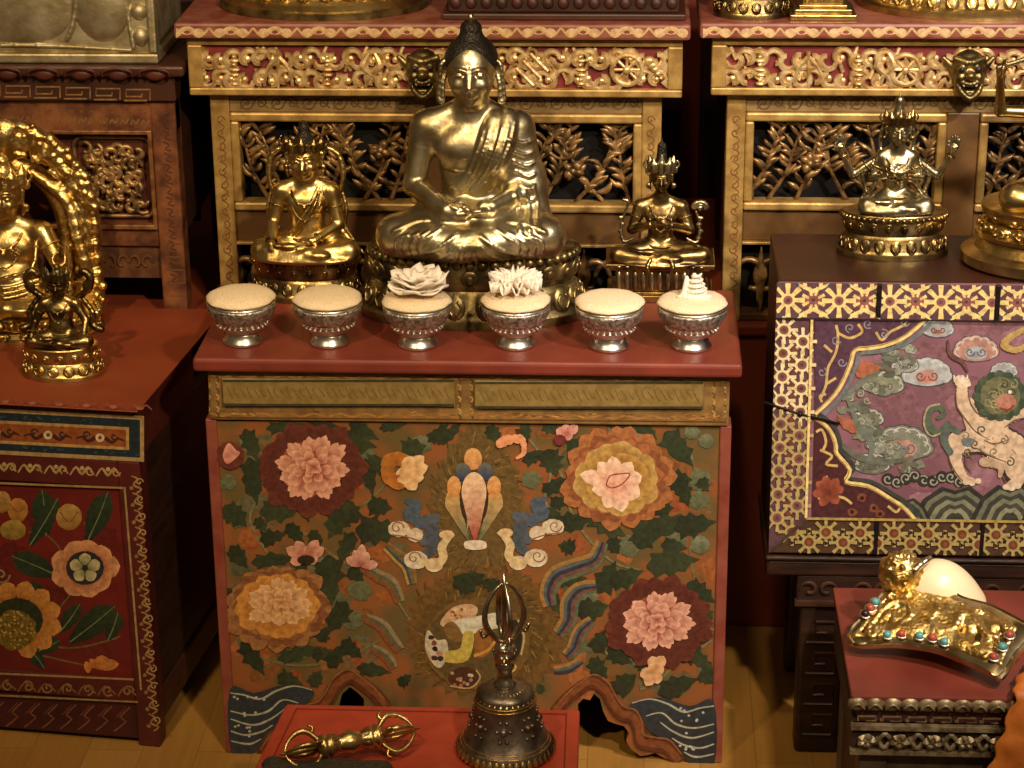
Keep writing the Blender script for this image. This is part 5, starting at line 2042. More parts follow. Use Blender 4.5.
def bell(z):
    f = on(503, 775, 2, z)
    R0 = .0565
    c = np.array([f[0], f[1] + R0, z])
    r = thing('ritual_bell', tuple(c), 'dark bronze hand bell with a silvery openwork prong handle standing on the orange-red table', 'bell')
    b = MB()
    prof = [(.0, .0075), (.048, .0075), (.052, .003), (.0555, .0006), (.0572, .004), (.0565, .010), (.0540, .016), (.0515, .020), (.0490, .024), (.0447, .032), (.0402, .044), (.0375, .056), (.0362, .066), (.0355, .074), (.0350, .080), (.0335, .085), (.0335, .088), (.028, .092), (.020, .095), (.012, .097), (0.0, .098)]
    prof = [(x, y * .9) for x, y in prof]
    b.lathe(prof, 64, c, cap=False)
    s = b.build('bell_body', BELLM, r, smooth=True)
    gm = mat('rubbed_brass_relief', 'd8b870', '8a6c3a', scale=90, metal=.9, rough=.33)
    b = MB()
    for k in range(44):
        a = 2 * pi * k / 44
        d = np.array([math.cos(a), math.sin(a), 0])
        b.leaf(c + d * .0545 + np.array([0, 0, .0140]), c + d * .0580 + np.array([0, 0, .0035]), .0036, d, .0022, 3)
    for zz, rr in ((.0160, .0528), (.0196, .0500), (.0675, .0360), (.0715, .0356)):
        b.tube([c + np.array([rr * math.cos(a), rr * math.sin(a), zz]) for a in np.linspace(0, 2 * pi, 49)[:-1]], .001, 5, closed=True)
    for k in range(30):
        a = 2 * pi * k / 30
        d = np.array([math.cos(a), math.sin(a), 0])
        b.leaf(c + d * .035 + np.array([0, 0, .0735]), c + d * .0215 + np.array([0, 0, .0852]), .0032, d * .5 + np.array([0, 0, .8]), .0014, 3)
    b.build('petal_band', gm, s, smooth=True)
    b = MB()
    for k in range(8):
        a = 2 * pi * k / 8
        for j in range(7):
            a2 = a + .20 * math.cos(j * 1.05)
            zz = .045 + .0126 * math.sin(j * 1.05)
            rr = np.interp(zz, [.0216, .0396, .0504, .0666], [.049, .0402, .0375, .0356])
            b.ball(c + np.array([rr * math.cos(a2), rr * math.sin(a2), zz]), .0024, 7, 5)
        b.ball(c + np.array([.0390 * math.cos(a), .0390 * math.sin(a), .045]), .0048, 8, 6)
    b.build('garland_relief', BELLM, s, smooth=True)
    # handle
    c = c + np.array([0, 0, -.0095])
    b = MB()
    hp = [(.0, .0965), (.013, .0965), (.014, .100), (.009, .104), (.0085, .116), (.011, .119), (.0115, .123), (.0085, .127), (.009, .137), (.0125, .142), (.012, .148), (.008, .152), (.0, .153)]
    b.lathe(hp, 28, c, cap=False)
    HS = mat('bright_old_silver', 'e2dcc8', '9a9078', scale=50, metal=1, rough=.28, bump=.1)
    h = b.build('handle', HS, r, smooth=True)
    S = Sculpt(.0011)
    S.ell(c + np.array([0, -.004, .135]), (.011, .010, .0125), .003)
    for s_ in (-1, 1):
        S.ell(c + np.array([s_ * .0035, -.0135, .137]), .0018, .001)
        S.cone(c + np.array([s_ * .010, -.002, .129]), c + np.array([s_ * .013, 0, .142]), .0022, .0015, .001)
    S.cone(c + np.array([0, -.0125, .137]), c + np.array([0, -.0155, .133]), .0012, .002, .001)
    S.cone(c + np.array([-.003, -.0135, .129]), c + np.array([.003, -.0135, .129]), .0012, .0012, .001)
    S.chain([c + np.array([-.009, -.007, .143]), c + np.array([0, -.012, .146]), c + np.array([.009, -.007, .143])], .0022, .001)
    S.build('face', HS, h, 'small crowned face on the handle')
    ct = c + np.array([0, 0, .153])
    prong_cage(r, ct, np.array([0, 0, 1.0]), .078, .0225, HS, 4, a0=.35)


def prong_cage(parent, p, d, ln, rad, m, n=4, a0=0.0):
    """closed cage of curved prongs round a straight centre spike, leaving p along d"""
    d = np.array(d, float) / np.linalg.norm(d)
    u = np.cross(d, [0, 0, 1.0]) if abs(d[2]) < .9 else np.array([1.0, 0, 0])
    u /= np.linalg.norm(u)
    w = np.cross(d, u)
    b = MB()
    b.tube([p, p + d * ln * .45, p + d * ln * .8, p + d * ln * 1.12], (.004, .0028, .0038, .0008), 8)
    b.build('centre_spike', m, parent, smooth=True)
    for k in range(n):
        a = a0 + 2 * pi * k / n
        e = math.cos(a) * u + math.sin(a) * w
        b = MB()
        pts = [p + e * .004, p + d * ln * .1 + e * rad * .55, p + d * ln * .32 + e * rad, p + d * ln * .58 + e * rad * .98, p + d * ln * .82 + e * rad * .6, p + d * ln * .96 + e * .002]
        b.tube(catmull(pts, 5), (.0042, .0034, .0038, .0032, .0024, .0012), 8)
        b.tube(catmull([p + d * ln * .2 + e * rad * .8, p + d * ln * .12 + e * rad * 1.15, p + d * ln * .25 + e * rad * 1.3], 3), (.003, .0015), 6)
        b.build('prong', m, parent, smooth=True)


def vajra(z):
    h = .026
    A, B = on(316, 748, 2, z + h), on(384, 735, 2, z + h)
    c = (A + B) / 2
    d = (B - A)
    d[2] = 0
    L = np.linalg.norm(d)
    d /= L
    r = thing('ritual_sceptre', (float(c[0]), float(c[1]), z), 'gold double-ended sceptre with caged prongs lying on the orange-red table', 'sceptre')
    u = np.cross(d, [0, 0, 1.0])
    prof = [(-.040, .004), (-.036, .0105), (-.031, .012), (-.028, .008), (-.025, .011), (-.021, .010), (-.018, .0065), (-.010, .0085), (0, .0115), (.010, .0085), (.018, .0065), (.021, .010), (.025, .011), (.028, .008), (.031, .012), (.036, .0105), (.040, .004)]
    b = MB()
    rings = []
    for t, rr in prof:
        rings.append(b.pts([c + d * t + 1.25 * rr * (math.cos(a) * u + math.sin(a) * np.array([0, 0, 1])) for a in np.linspace(0, 2 * pi, 25)[:-1]]))
    for i in range(len(prof) - 1):
        for k in range(24):
            l = (k + 1) % 24
            b.face((rings[i] + k, rings[i] + l, rings[i + 1] + l, rings[i + 1] + k))
    b.build('grip', GOLD, r, smooth=True)
    for s in (-1, 1):
        prong_cage(r, c + d * s * .034, d * s, .046, .0215, GOLD, 4, .78)
        b = MB()
        for k in range(10):
            a = 2 * pi * k / 10
            e = math.cos(a) * u + math.sin(a) * np.array([0, 0, 1])
            b.leaf(c + d * s * .012 + e * .0085, c + d * s * .026 + e * .0125, .003, e, .0015, 3)
        b.build('lotus_collar', GOLD, r, smooth=True)


def grid_object(name, fn, nu, nv, m, parent=None, thick=.003, label=None):
    b = MB()
    idx = [b.pts([fn(i / nu, j / nv) for j in range(nv + 1)]) for i in range(nu + 1)]
    for i in range(nu):
        for j in range(nv):
            b.face((idx[i] + j, idx[i + 1] + j, idx[i + 1] + j + 1, idx[i] + j + 1))
    return b.build(name, m, parent, smooth=True, solid=thick, label=label)


def cloths(z, tb, yf):
    A, B = on(252, 758, 2, z + .012), on(396, 757, 2, z + .012)

    def dark(u, v):
        x = A[0] + .012 + (B[0] - A[0] - .016) * u
        y = A[1] - .004 - (.075) * v
        e = min(u, 1 - u, v, 1 - v)
        k = min(1, e / .06)
        return (x + .003 * math.sin(9 * v), y + .003 * math.sin(14 * u + 1), z + .004 + .012 * k ** .5 + .0016 * math.sin(11 * u + 5 * v) * k)
    o = grid_object('folded_dark_cloth', dark, 60, 30, mat('dark_brocade', '2e2a22', '46402f', scale=240, rough=.8, bump=.6, bscale=300), thick=.003)
    origin_to(o, ((A[0] + B[0]) / 2, A[1] - .04, z + .002))
    tag(o, 'dark brocade cloth folded on the front of the orange-red table', 'cloth')
    zt, xa, ya, yb, xr = tb
    e0 = float(on(1003, 690, 2, zt)[0])
    e1 = X(985, 768, ya - .012)

    def orange(u, v):
        # v 0..0.25 lies on the table top, then rolls over the front edge and hangs
        x0 = e0 + .01 - .015 * v
        hang = max(0, v - .28) / .72
        left = e0 + .012 - .012 * v - (e0 - e1 + .022) * hang ** .9 * 1.45
        x = left + (.30 - .0 * hang) * u
        wav = .008 * math.sin(21 * u + 2 * v) + .005 * math.sin(43 * u + 4 * v)
        if v < .28:
            y = ya + .10 * (1 - v / .28) - .010
            zz = zt + .005 + max(0, wav) * .8
            if v < .2:
                x += .03 * (1 - v / .2)
        else:
            y = ya - .014 - .03 * hang + wav * (.6 + hang)
            y = min(y, ya - .006)
            zz = zt + .002 - .265 * hang
            if hang < .06:
                zz = zt + .005 - .012 * hang / .06
        return (x + .003 * math.sin(70 * v), y, zz)
    o = grid_object('orange_silk_cloth', orange, 90, 60, mat('orange_silk', 'd2782a', 'b8601c', scale=30, rough=.55, bump=.2, bscale=180), thick=.002)
    origin_to(o, (e0, ya, zt))
    tag(o, 'orange silk cloth draped over the front corner of the silvery-edged low table', 'cloth')


# ------------------------------------------------------------------ offering bowls in a row
BOWLPX = ((240, 349), (327, 350), (416, 352), (515, 352), (609, 354), (692, 354))


def bowls():
    lab = ['silver offering bowl heaped with rice, at the left end of the row of six',
           'silver offering bowl heaped with rice, second from the left end of the row',
           'silver offering bowl whose rice carries the broad rose-like white flower',
           'silver offering bowl whose rice carries the spiky many-petalled white flower',
           'silver offering bowl heaped with plain rice between the spiky flower and the small shell',
           'silver offering bowl at the right end of the row, under a small white shell']
    rl = ['mound of white rice in the bowl at the left end of the row', 'mound of white rice in the second bowl from the left end',
          'mound of white rice under the broad rose-like white flower', 'mound of white rice under the spiky many-petalled white flower',
          'mound of white rice in the bowl between the spiky flower and the small shell', 'mound of white rice under the small white shell']
    fl = .0555
    pos = []
    for px, py in BOWLPX:
        q = on(px, py, 2, ZT)
        pos.append((float(q[0]), float(q[1]) + .0255, ZT + .0004))
    r = thing('offering_bowl', pos[0], lab[0], 'bowl', 'row of silver offering bowls')
    c = pos[0]
    b = MB()
    b.lathe([(0, .0), (.0245, .0), (.0258, .002), (.0250, .0045), (.0222, .008), (.0208, .013), (.0206, .0165), (.012, .0172), (0, .0172)], 40, c, cap=False)
    b.build('foot', SILVER, r, smooth=True)
    b = MB()
    b.lathe([(0, .0168), (.0206, .0168), (.0265, .0185), (.0308, .0225), (.0322, .0270), (.0318, .0300), (.0340, .0315), (.0390, .0400), (.0425, .0500), (.0436, .0552), (.0418, .0560), (.0405, .0535), (.036, .044), (.02, .036), (0, .034)], 48, c, cap=False)
    cup = b.build('cup', SILVER, r, smooth=True)
    b = MB()
    b.lathe([(.0325, .0312), (.0352, .0322), (.0398, .0405), (.0430, .0495), (.0434, .0525), (.0418, .0525), (.0375, .0400), (.0325, .0312)], 48, c, cap=False)
    for k in range(26):
        a = 2 * pi * k / 26
        d = np.array([math.cos(a), math.sin(a), 0])
        p = np.array(c)
        b.leaf(p + d * .0365 + np.array([0, 0, .0345]), p + d * .0430 + np.array([0, 0, .0500]), .0038, d, .0014, 3)
        b.ball(p + d * .0318 + np.array([0, 0, .0262]), .0024, 6, 4)
    b.build('chased_band', SILVERCH, cup, smooth=True)
    roots = [r]
    for i in range(1, 6):
        n = r.copy()
        COL.objects.link(n)
        n.location = pos[i]
        n['label'] = lab[i]
        for ch in list(r.children):
            k = ch.copy()
            COL.objects.link(k)
            k.parent = n
            for g in list(ch.children):
                h = g.copy()
                COL.objects.link(h)
                h.parent = k
        n.rotation_euler.z = .4 * i
        roots.append(n)
    rn = random.Random(2)
    for i, c in enumerate(pos):
        b = MB()
        ph = [rn.uniform(0, 6) for _ in range(4)]

        def wob(a, rr, zz, ph=ph):
            return 1 + (.016 * math.sin(3 * a + ph[0]) + .016 * math.sin(7 * a + ph[1]) + .01 * math.sin(13 * a + ph[2])) * (1 if zz > .0575 else .2)
        hh = .0085 + rn.uniform(-.001, .002)
        prof = [(0.0, .0405), (.026, .0405), (.0375, .0540), (.0430, .0578), (.0440, .0592), (.0420, .0610)]
        prof += [(.0415 * math.cos(t), .0608 + hh * math.sin(t)) for t in np.linspace(.15, pi / 2 - .05, 7)] + [(0.0, .0608 + hh)]
        b.lathe(prof, 40, c, cap=False, wob=wob)
        o = b.build('rice_mound', RICE, None, smooth=True)
        origin_to(o, (c[0], c[1], c[2] + .0385))
        tag(o, rl[i], 'rice', 'rice in the offering bowls', 'stuff')
    # rose-like flower
    def petal(b, c, az, tilt, ln, wd, cup, z0, curl=.3, nu=6, nv=6):
        idx = []
        for i in range(nu + 1):
            u = -1 + 2 * i / nu
            row = []
            for j in range(nv + 1):
                v = j / nv
                wid = wd * math.sin(pi * min(.98, .18 + .62 * v)) ** .8
                rr = ln * v
                el = tilt * (1 - curl * v * v)
                x = rr * math.cos(el) - cup * (u * u) * ln * .5 * v * -1 * math.sin(el) * .3
                zz = z0 + rr * math.sin(el) + cup * u * u * ln * .35
                y = u * wid * (1 + .06 * math.sin(8 * v + 3 * u))
                zz += .0006 * math.sin(5 * u + 9 * v)
                row.append((c[0] + x * math.cos(az) - y * math.sin(az), c[1] + x * math.sin(az) + y * math.cos(az), zz))
            idx.append(b.pts(row))
        for i in range(nu):
            for j in range(nv):
                b.face((idx[i] + j, idx[i + 1] + j, idx[i + 1] + j + 1, idx[i] + j + 1))
    c = pos[2]
    z0 = c[2] + .068
    b = MB()
    c2 = (c[0] + .003, c[1] + .0, 0)
    for ring, (n, ln, wd, tl, cp) in enumerate(((5, .036, .027, .36, .6), (5, .035, .025, .78, .6), (4, .031, .020, 1.12, .6), (3, .025, .013, 1.36, .7))):
        for k in range(n):
            petal(b, (c2[0] + .002 * ring * math.cos(k * 2.1), c2[1], 0), 2 * pi * k / n + ring * .55 + .2, tl, ln * (1 + .08 * math.sin(3 * k + ring)), wd, cp, z0 + .001 * ring, .35, 8, 8)
    b.ball((c2[0], c2[1], z0 + .002), (.014, .014, .004), 12, 6)
    o = b.build('white_flower', SHELL, None, smooth=True, solid=.0018)
    origin_to(o, (c2[0], c2[1], z0))
    tag(o, 'broad rose-like white flower resting on the rice of the third bowl', 'flower')
    c = pos[3]
    b = MB()
    c2 = (c[0] - .001, c[1] + .004, 0)
    for ring, (n, ln, wd, tl) in enumerate(((13, .034, .0062, .30), (12, .032, .006, .62), (10, .029, .0052, .92), (7, .026, .0045, 1.2), (4, .02, .004, 1.42))):
        for k in range(n):
            petal(b, c2, 2 * pi * k / n + ring * .23, tl, ln * (1 + .12 * math.sin(5 * k + ring)), wd, .9, z0, .4, 4, 6)
    b.ball((c2[0], c2[1], z0 + .002), (.012, .012, .004), 12, 6)
    o = b.build('white_flower', SHELL, None, smooth=True, solid=.0015)
    origin_to(o, (c2[0], c2[1], z0))
    tag(o, 'spiky many-petalled white flower resting on the rice of the fourth bowl', 'flower')
    c = pos[5]
    s = Sculpt(.0009)
    q = np.array([c[0] + .001, c[1] - .004, c[2] + .0655])
    S_ = .0013
    s.ell(q + np.array([0, 0, .005]), (.017, .010, .006), .004)
    s.cone(q + np.array([.003, .002, .006]), q + np.array([.001, .004, .030]), .011, .0022, .003)
    for k in range(4):
        zz = .008 + k * .006
        rr = .0125 - k * .0026
        s.chain([q + np.array([.003 + rr * math.cos(a), .002 + rr * math.sin(a), zz + .0007 * a]) for a in np.linspace(0, 6.28, 9)], .0016, .0012, 2)
    s.cone(q + np.array([-.010, 0, .004]), q + np.array([-.009, .004, .026]), .006, .0025, .003)
    s.chain([q + np.array([-.018, -.004, .003]), q + np.array([-.006, -.010, .004]), q + np.array([.010, -.009, .003]), q + np.array([.020, -.003, .003])], (.003, .004, .003), .002)
    o = s.build('white_shell', SHELL)
    origin_to(o, q)
    tag(o, 'small pointed white shell standing on the rice of the right end bowl', 'shell')
# ------------------------------------------------------------------ cast figures
def V3(*a):
    return np.array(a, float)


def hand(S, wrist, tip, nrm, s=1.0, curl=0.0):
    """palm, four unequal fingers and a thumb leaving the side of the palm; tip = direction of the fingers, nrm = palm normal"""
    w = V3(*wrist)
    t = V3(*tip)
    t /= np.linalg.norm(t)
    n = V3(*nrm)
    n = n - t * (n @ t)
    n /= np.linalg.norm(n)
    sd = np.cross(t, n)
    S.ell(w + t * .035 * s, (.034 * s,) * 3 if False else (.03 * s, .03 * s, .03 * s), .015 * s)
    for k, (o, l) in enumerate(((-.027, .062), (-.009, .074), (.009, .07), (.026, .054))):
        a = w + t * .05 * s + sd * o * s
        b = a + t * l * .55 * s + n * curl * .02 * s
        c = a + t * l * (1 - .3 * abs(curl)) * s + n * curl * .05 * s
        S.cone(a, b, .0115 * s, .0105 * s, .004 * s)
        S.cone(b, c, .0105 * s, .008 * s, .003 * s)
    a = w + t * .02 * s - sd * .028 * s
    b = a - sd * .024 * s + t * .03 * s + n * .01 * s
    S.cone(a, b, .012 * s, .011 * s, .005 * s)
    S.cone(b, b + t * .026 * s + sd * .006 * s, .011 * s, .0085 * s, .003 * s)


def head(S, c, s=1.0, turn=0.0, smile=0.0, fat=1.0, ears=True, detail=True):
    """c = centre of the skull; canonical half height .155"""
    c = V3(*c)
    ct, st = math.cos(turn), math.sin(turn)

    def P(x, y, z):
        return c + V3(x * ct - y * st, x * st + y * ct, z) * s
    S.ell(P(0, .01, .025), (.122 * s * fat, .135 * s, .135 * s), .02)
    S.ell(P(0, -.035, -.055), (.098 * s * fat, .095 * s, .095 * s), .05 * s)
    S.ell(P(0, -.07, -.115), (.045 * s * fat, .045 * s, .038 * s), .05 * s)
    if not detail:
        return P
    S.cone(P(0, -.125, .012), P(0, -.158, -.052), .011 * s, .017 * s, .035 * s)
    for k in (-1, 1):
        S.ell(P(k * .018, -.138, -.054), .012 * s, .010 * s)
        S.ell(P(k * .045, -.128, .004), (.026 * s, .016 * s, .010 * s), .004 * s, -1)
        S.ell(P(k * .046, -.112, .002), (.026 * s, .018 * s, .013 * s), .005 * s)
        S.chain([P(k * .018, -.134, .022), P(k * .046, -.131, .033), P(k * .082, -.104, .022)], .0075 * s, .012 * s, 3)
        S.ell(P(k * .058, -.105, -.05), (.03 * s, .025 * s, .03 * s), .03 * s)
        if ears:
            S.chain([P(k * .124, .0, .045), P(k * .137, -.002, .03), P(k * .132, -.01, -.03), P(k * .136, -.015, -.10), P(k * .128, -.015, -.135)], (.015 * s, .013 * s, .010 * s), .008 * s, 2)
    S.chain([P(-.034, -.122, -.083 + .008 * smile), P(-.012, -.140, -.080), P(0, -.142, -.083), P(.012, -.140, -.080), P(.034, -.122, -.083 + .008 * smile)], .0085 * s, .006 * s, 2)
    S.chain([P(-.026, -.124, -.094), P(0, -.140, -.099), P(.026, -.124, -.094)], .0095 * s, .006 * s, 2)
    S.ell(P(0, -.118, -.130), (.026 * s, .022 * s, .02 * s), .02 * s)
    S.ell(P(0, -.142, .048), .0075 * s, .003 * s)
    return P


def seated(S, p):
    """one continuous cross-legged body. unit = height from seat to crown of the skull"""
    g = p.get('fat', 1.0)
    lean = p.get('lean', 0.0)
    sw = p.get('sw', .21)
    S.ell((0, .0, .10), (.20 * g, .15 * g, .12), .04)
    S.ell((lean * .4, -.01 - .03 * (g - 1), .24), (.148 * g, .112 * g ** 1.5, .14), .06)
    S.ell((lean * .8, .0, .42), (.165 * g ** .6, .105 * g ** .6, .15), .08)
    S.ell((lean, .0, .53), (sw * .95, .085, .065), .07)
    for k in (-1, 1):
        S.ell((lean + k * sw, 0, .545), (.066, .062, .066), .06)
        S.cone((lean + k * .05, .01, .635), (lean + k * sw * .9, .005, .575), .05, .05, .06)
        S.ell((lean + k * .08, -.072, .46), (.07, .035, .05), .07)
    S.cone((lean, .005, .56), (lean + p.get('hx', 0) * .5, -.01, .70), .075, .062, .04)
    hc = (lean + p.get('hx', 0), -.01, p.get('hz', .83))
    P = head(S, hc, p.get('hs', .92), p.get('turn', 0), p.get('smile', 0.0), p.get('fh', 1.0), p.get('ears', True))
    for (sh, el, wr, tip, nm, cu) in p['arms']:
        ra = p.get('arm', 1.0)
        S.cone(sh, el, .066 * ra, .053 * ra, .03)
        S.cone(el, wr, .052 * ra, .034 * ra, .015)
        hand(S, wr, tip, nm, p.get('hand', 1.0), cu)
    if p.get('legs', True):
        kx = p.get('kx', .34)
        for k in (-1, 1):
            S.cone((k * .13, -.03, .10), (k * kx, -.18, .095), .125, .092, .05)
            S.cone((k * kx, -.19, .09), (k * .03, -.31, .10 if k > 0 else .075), .088, .055, .03)
        if p.get('robe'):
            S.ell((0, -.2, .10), (.34, .15, .085), .09)
            S.ell((0, -.10, .14), (.22, .14, .09), .08)
            return P
        S.ell((-.12, -.30, .165), (.085, .045, .032), .02)
        S.ell((.13, -.33, .10), (.085, .045, .032), .02)
        for k in range(5):
            S.cone((-.19 + .0 * k, -.30 - .012 * k + .03, .17), (-.225, -.30 - .014 * k + .03, .172), .012, .009, .006)
    return P


def lotus_base(parent, c, rx, ry, h, m, n=22, tiers=2, name='lotus_base', beads=True, petal=1.0, top=.9):
    """double row of petals between a beaded rim and a plain foot"""
    b = MB()
    c = V3(*c)
    k = ry / rx
    prof = [(0, 0), (rx, 0), (rx, h * .12), (rx * .97, h * .16), (rx * .93, h * .2), (rx * .90, h * .45), (rx * .84, h * .52), (rx * .9, h * .62), (rx * top, h * .86), (rx * top, h * .97), (rx * top * .97, h), (0, h)]
    b.lathe(prof, 56, c, 1, k, cap=False)
    o = b.build(name, m, parent, smooth='auto')
    b = MB()
    for t in range(tiers):
        for i in range(n):
            a = 2 * pi * (i + .5 * t) / n
            d = V3(math.cos(a), k * math.sin(a), 0)
            nn = V3(math.cos(a) * k, math.sin(a), 0)
            nn /= np.linalg.norm(nn)
            sd = V3(-nn[1], nn[0], 0)
            wd = pi * (rx + ry) / 2 / n * .95
            if t == 0:
                q = c + d * rx * .905 + V3(0, 0, h * .32)
                up = V3(0, 0, 1) - nn * .35
                up /= np.linalg.norm(up)
                b.ball(q, (wd * .9, wd * .34, h * .2), 11, 7, (sd, np.cross(up, sd), up))
                for s_ in (-1, 1):
                    b.tube(catmull([q + nn * wd * .34 + sd * s_ * wd * .1 - up * h * .12, q + nn * wd * .36 + sd * s_ * wd * .55, q + nn * wd * .4 + sd * s_ * wd * .2 + up * h * .1], 3), wd * .13, 5)
            else:
                q = c + d * rx * .865 + V3(0, 0, h * .68)
                up = V3(0, 0, 1) + nn * .3
                up /= np.linalg.norm(up)
                b.ball(q, (wd * .86, wd * .32, h * .18), 11, 7, (sd, np.cross(up, sd), up))
                b.ball(q + nn * wd * .3 + up * h * .02, (wd * .4, wd * .2, h * .09), 7, 5, (sd, np.cross(up, sd), up))
    b.build('petal_band', m, o, smooth=True)
    if beads:
        b = MB()
        nb = int(n * 2.4)
        for i in range(nb):
            a = 2 * pi * i / nb
            q = c + V3(math.cos(a) * rx * top * 1.0, k * math.sin(a) * rx * top * 1.0, h * .92)
            b.ball(q, rx * pi / nb * .8, 6, 4)
        b.build('bead_rim', m, o, smooth=True)
    return o


def crown(parent, c, s, r, m, n=5, h=.1, name='crown', topknot=0.0, hairm=None):
    """leaf crown: band, upright leaves, knobs; c = skull centre in metres, s = metres per unit, r = band radius in units"""
    S = Sculpt(max(.0009, .008 * s), c, s)
    pts = [(r * math.cos(a), r * 1.08 * math.sin(a), .075) for a in np.linspace(0, 2 * pi, 17)[:-1]]
    S.chain(pts, .014, .006, 1, True)
    for k in range(n):
        a = -pi / 2 + (k - (n - 1) / 2) * (pi * .92 / (n - 1))
        hh = h * (1.25 if k == n // 2 else 1.0)
        d = V3(math.cos(a), 1.08 * math.sin(a), 0)
        p0 = d * r + V3(0, 0, .08)
        p1 = d * (r + .015) + V3(0, 0, .08 + hh)
        S.cone(p0, p0 * .5 + p1 * .5, .038, .036, .01)
        S.cone(p0 * .5 + p1 * .5, p1, .036, .010, .01)
        S.ell(p0 + d * .02 + V3(0, 0, .03), .013, .004)
        a2 = a + pi * .46 / (n - 1)
        d2 = V3(math.cos(a2), 1.08 * math.sin(a2), 0)
        S.cone(d2 * r + V3(0, 0, .08), d2 * (r + .01) + V3(0, 0, .08 + h * .6), .015, .008, .008)
    for k in (-1, 1):
        S.ell((k * (r + .03), 0, .06), .03, .01)
        S.ell((k * (r + .02), -.02, -.09), (.026, .022, .03), .01)
        S.chain([(k * (r + .03), 0, .07), (k * (r + .07), 0, .12), (k * (r + .05), 0, .17)], (.014, .006), .006)
    o = S.build(name, m, parent)
    if topknot:
        S = Sculpt(max(.0009, .008 * s), c, s)
        S.ell((0, .02, .10), (.10, .11, .07), .03)
        S.cone((0, .02, .14), (0, .02, .14 + topknot * .6), .06, .045, .03)
        S.ell((0, .02, .14 + topknot * .75), (.045, .045, .05), .015)
        S.cone((0, .02, .14 + topknot * .8), (0, .02, .14 + topknot * 1.15), .022, .006, .01)
        S.build('hair_knot', hairm or m, parent)
    return o


def jewellery(parent, o, s, vox, m, p):
    S = Sculpt(vox, o, s)
    S.chain([(-.12, -.04, .58), (-.09, -.115, .52), (0, -.15, .47), (.09, -.115, .52), (.12, -.04, .58)], .011, .004)
    S.chain([(-.15, -.05, .55), (-.08, -.14, .40), (0, -.155, .34), (.08, -.14, .40), (.15, -.05, .55)], .0075, .004)
    for q in ((0, -.155, .45), (-.05, -.14, .475), (.05, -.14, .475), (0, -.16, .33)):
        S.ell(q, .018, .006)
    for (sh, el, wr, tip, nm, cu) in p['arms']:
        for a, b, t, r in ((sh, el, .45, .066), (el, wr, .85, .043)):
            a, b = V3(*a), V3(*b)
            q = a + (b - a) * t
            d = (b - a) / np.linalg.norm(b - a)
            u = np.cross(d, V3(0, 1, .2))
            u /= np.linalg.norm(u)
            w = np.cross(d, u)
            S.chain([q + r * (math.cos(x) * u + math.sin(x) * w) for x in np.linspace(0, 2 * pi, 9)[:-1]], .010, .003, 2, True)
    S.chain([(-.17, -.04, .19), (-.1, -.13, .17), (0, -.15, .165), (.1, -.13, .17), (.17, -.04, .19)], .013, .004)
    return S.build('jewellery', m, parent)


def local_frame(cx, ys, U, ybase):
    """centre px, seat row px, unit px, depth -> seat point and metres per unit"""
    q = on(cx, ys, 1, ybase)
    d = (q - CC) @ CF
    sc = U * d / FPX / math.cos(math.radians(19))
    return q, sc


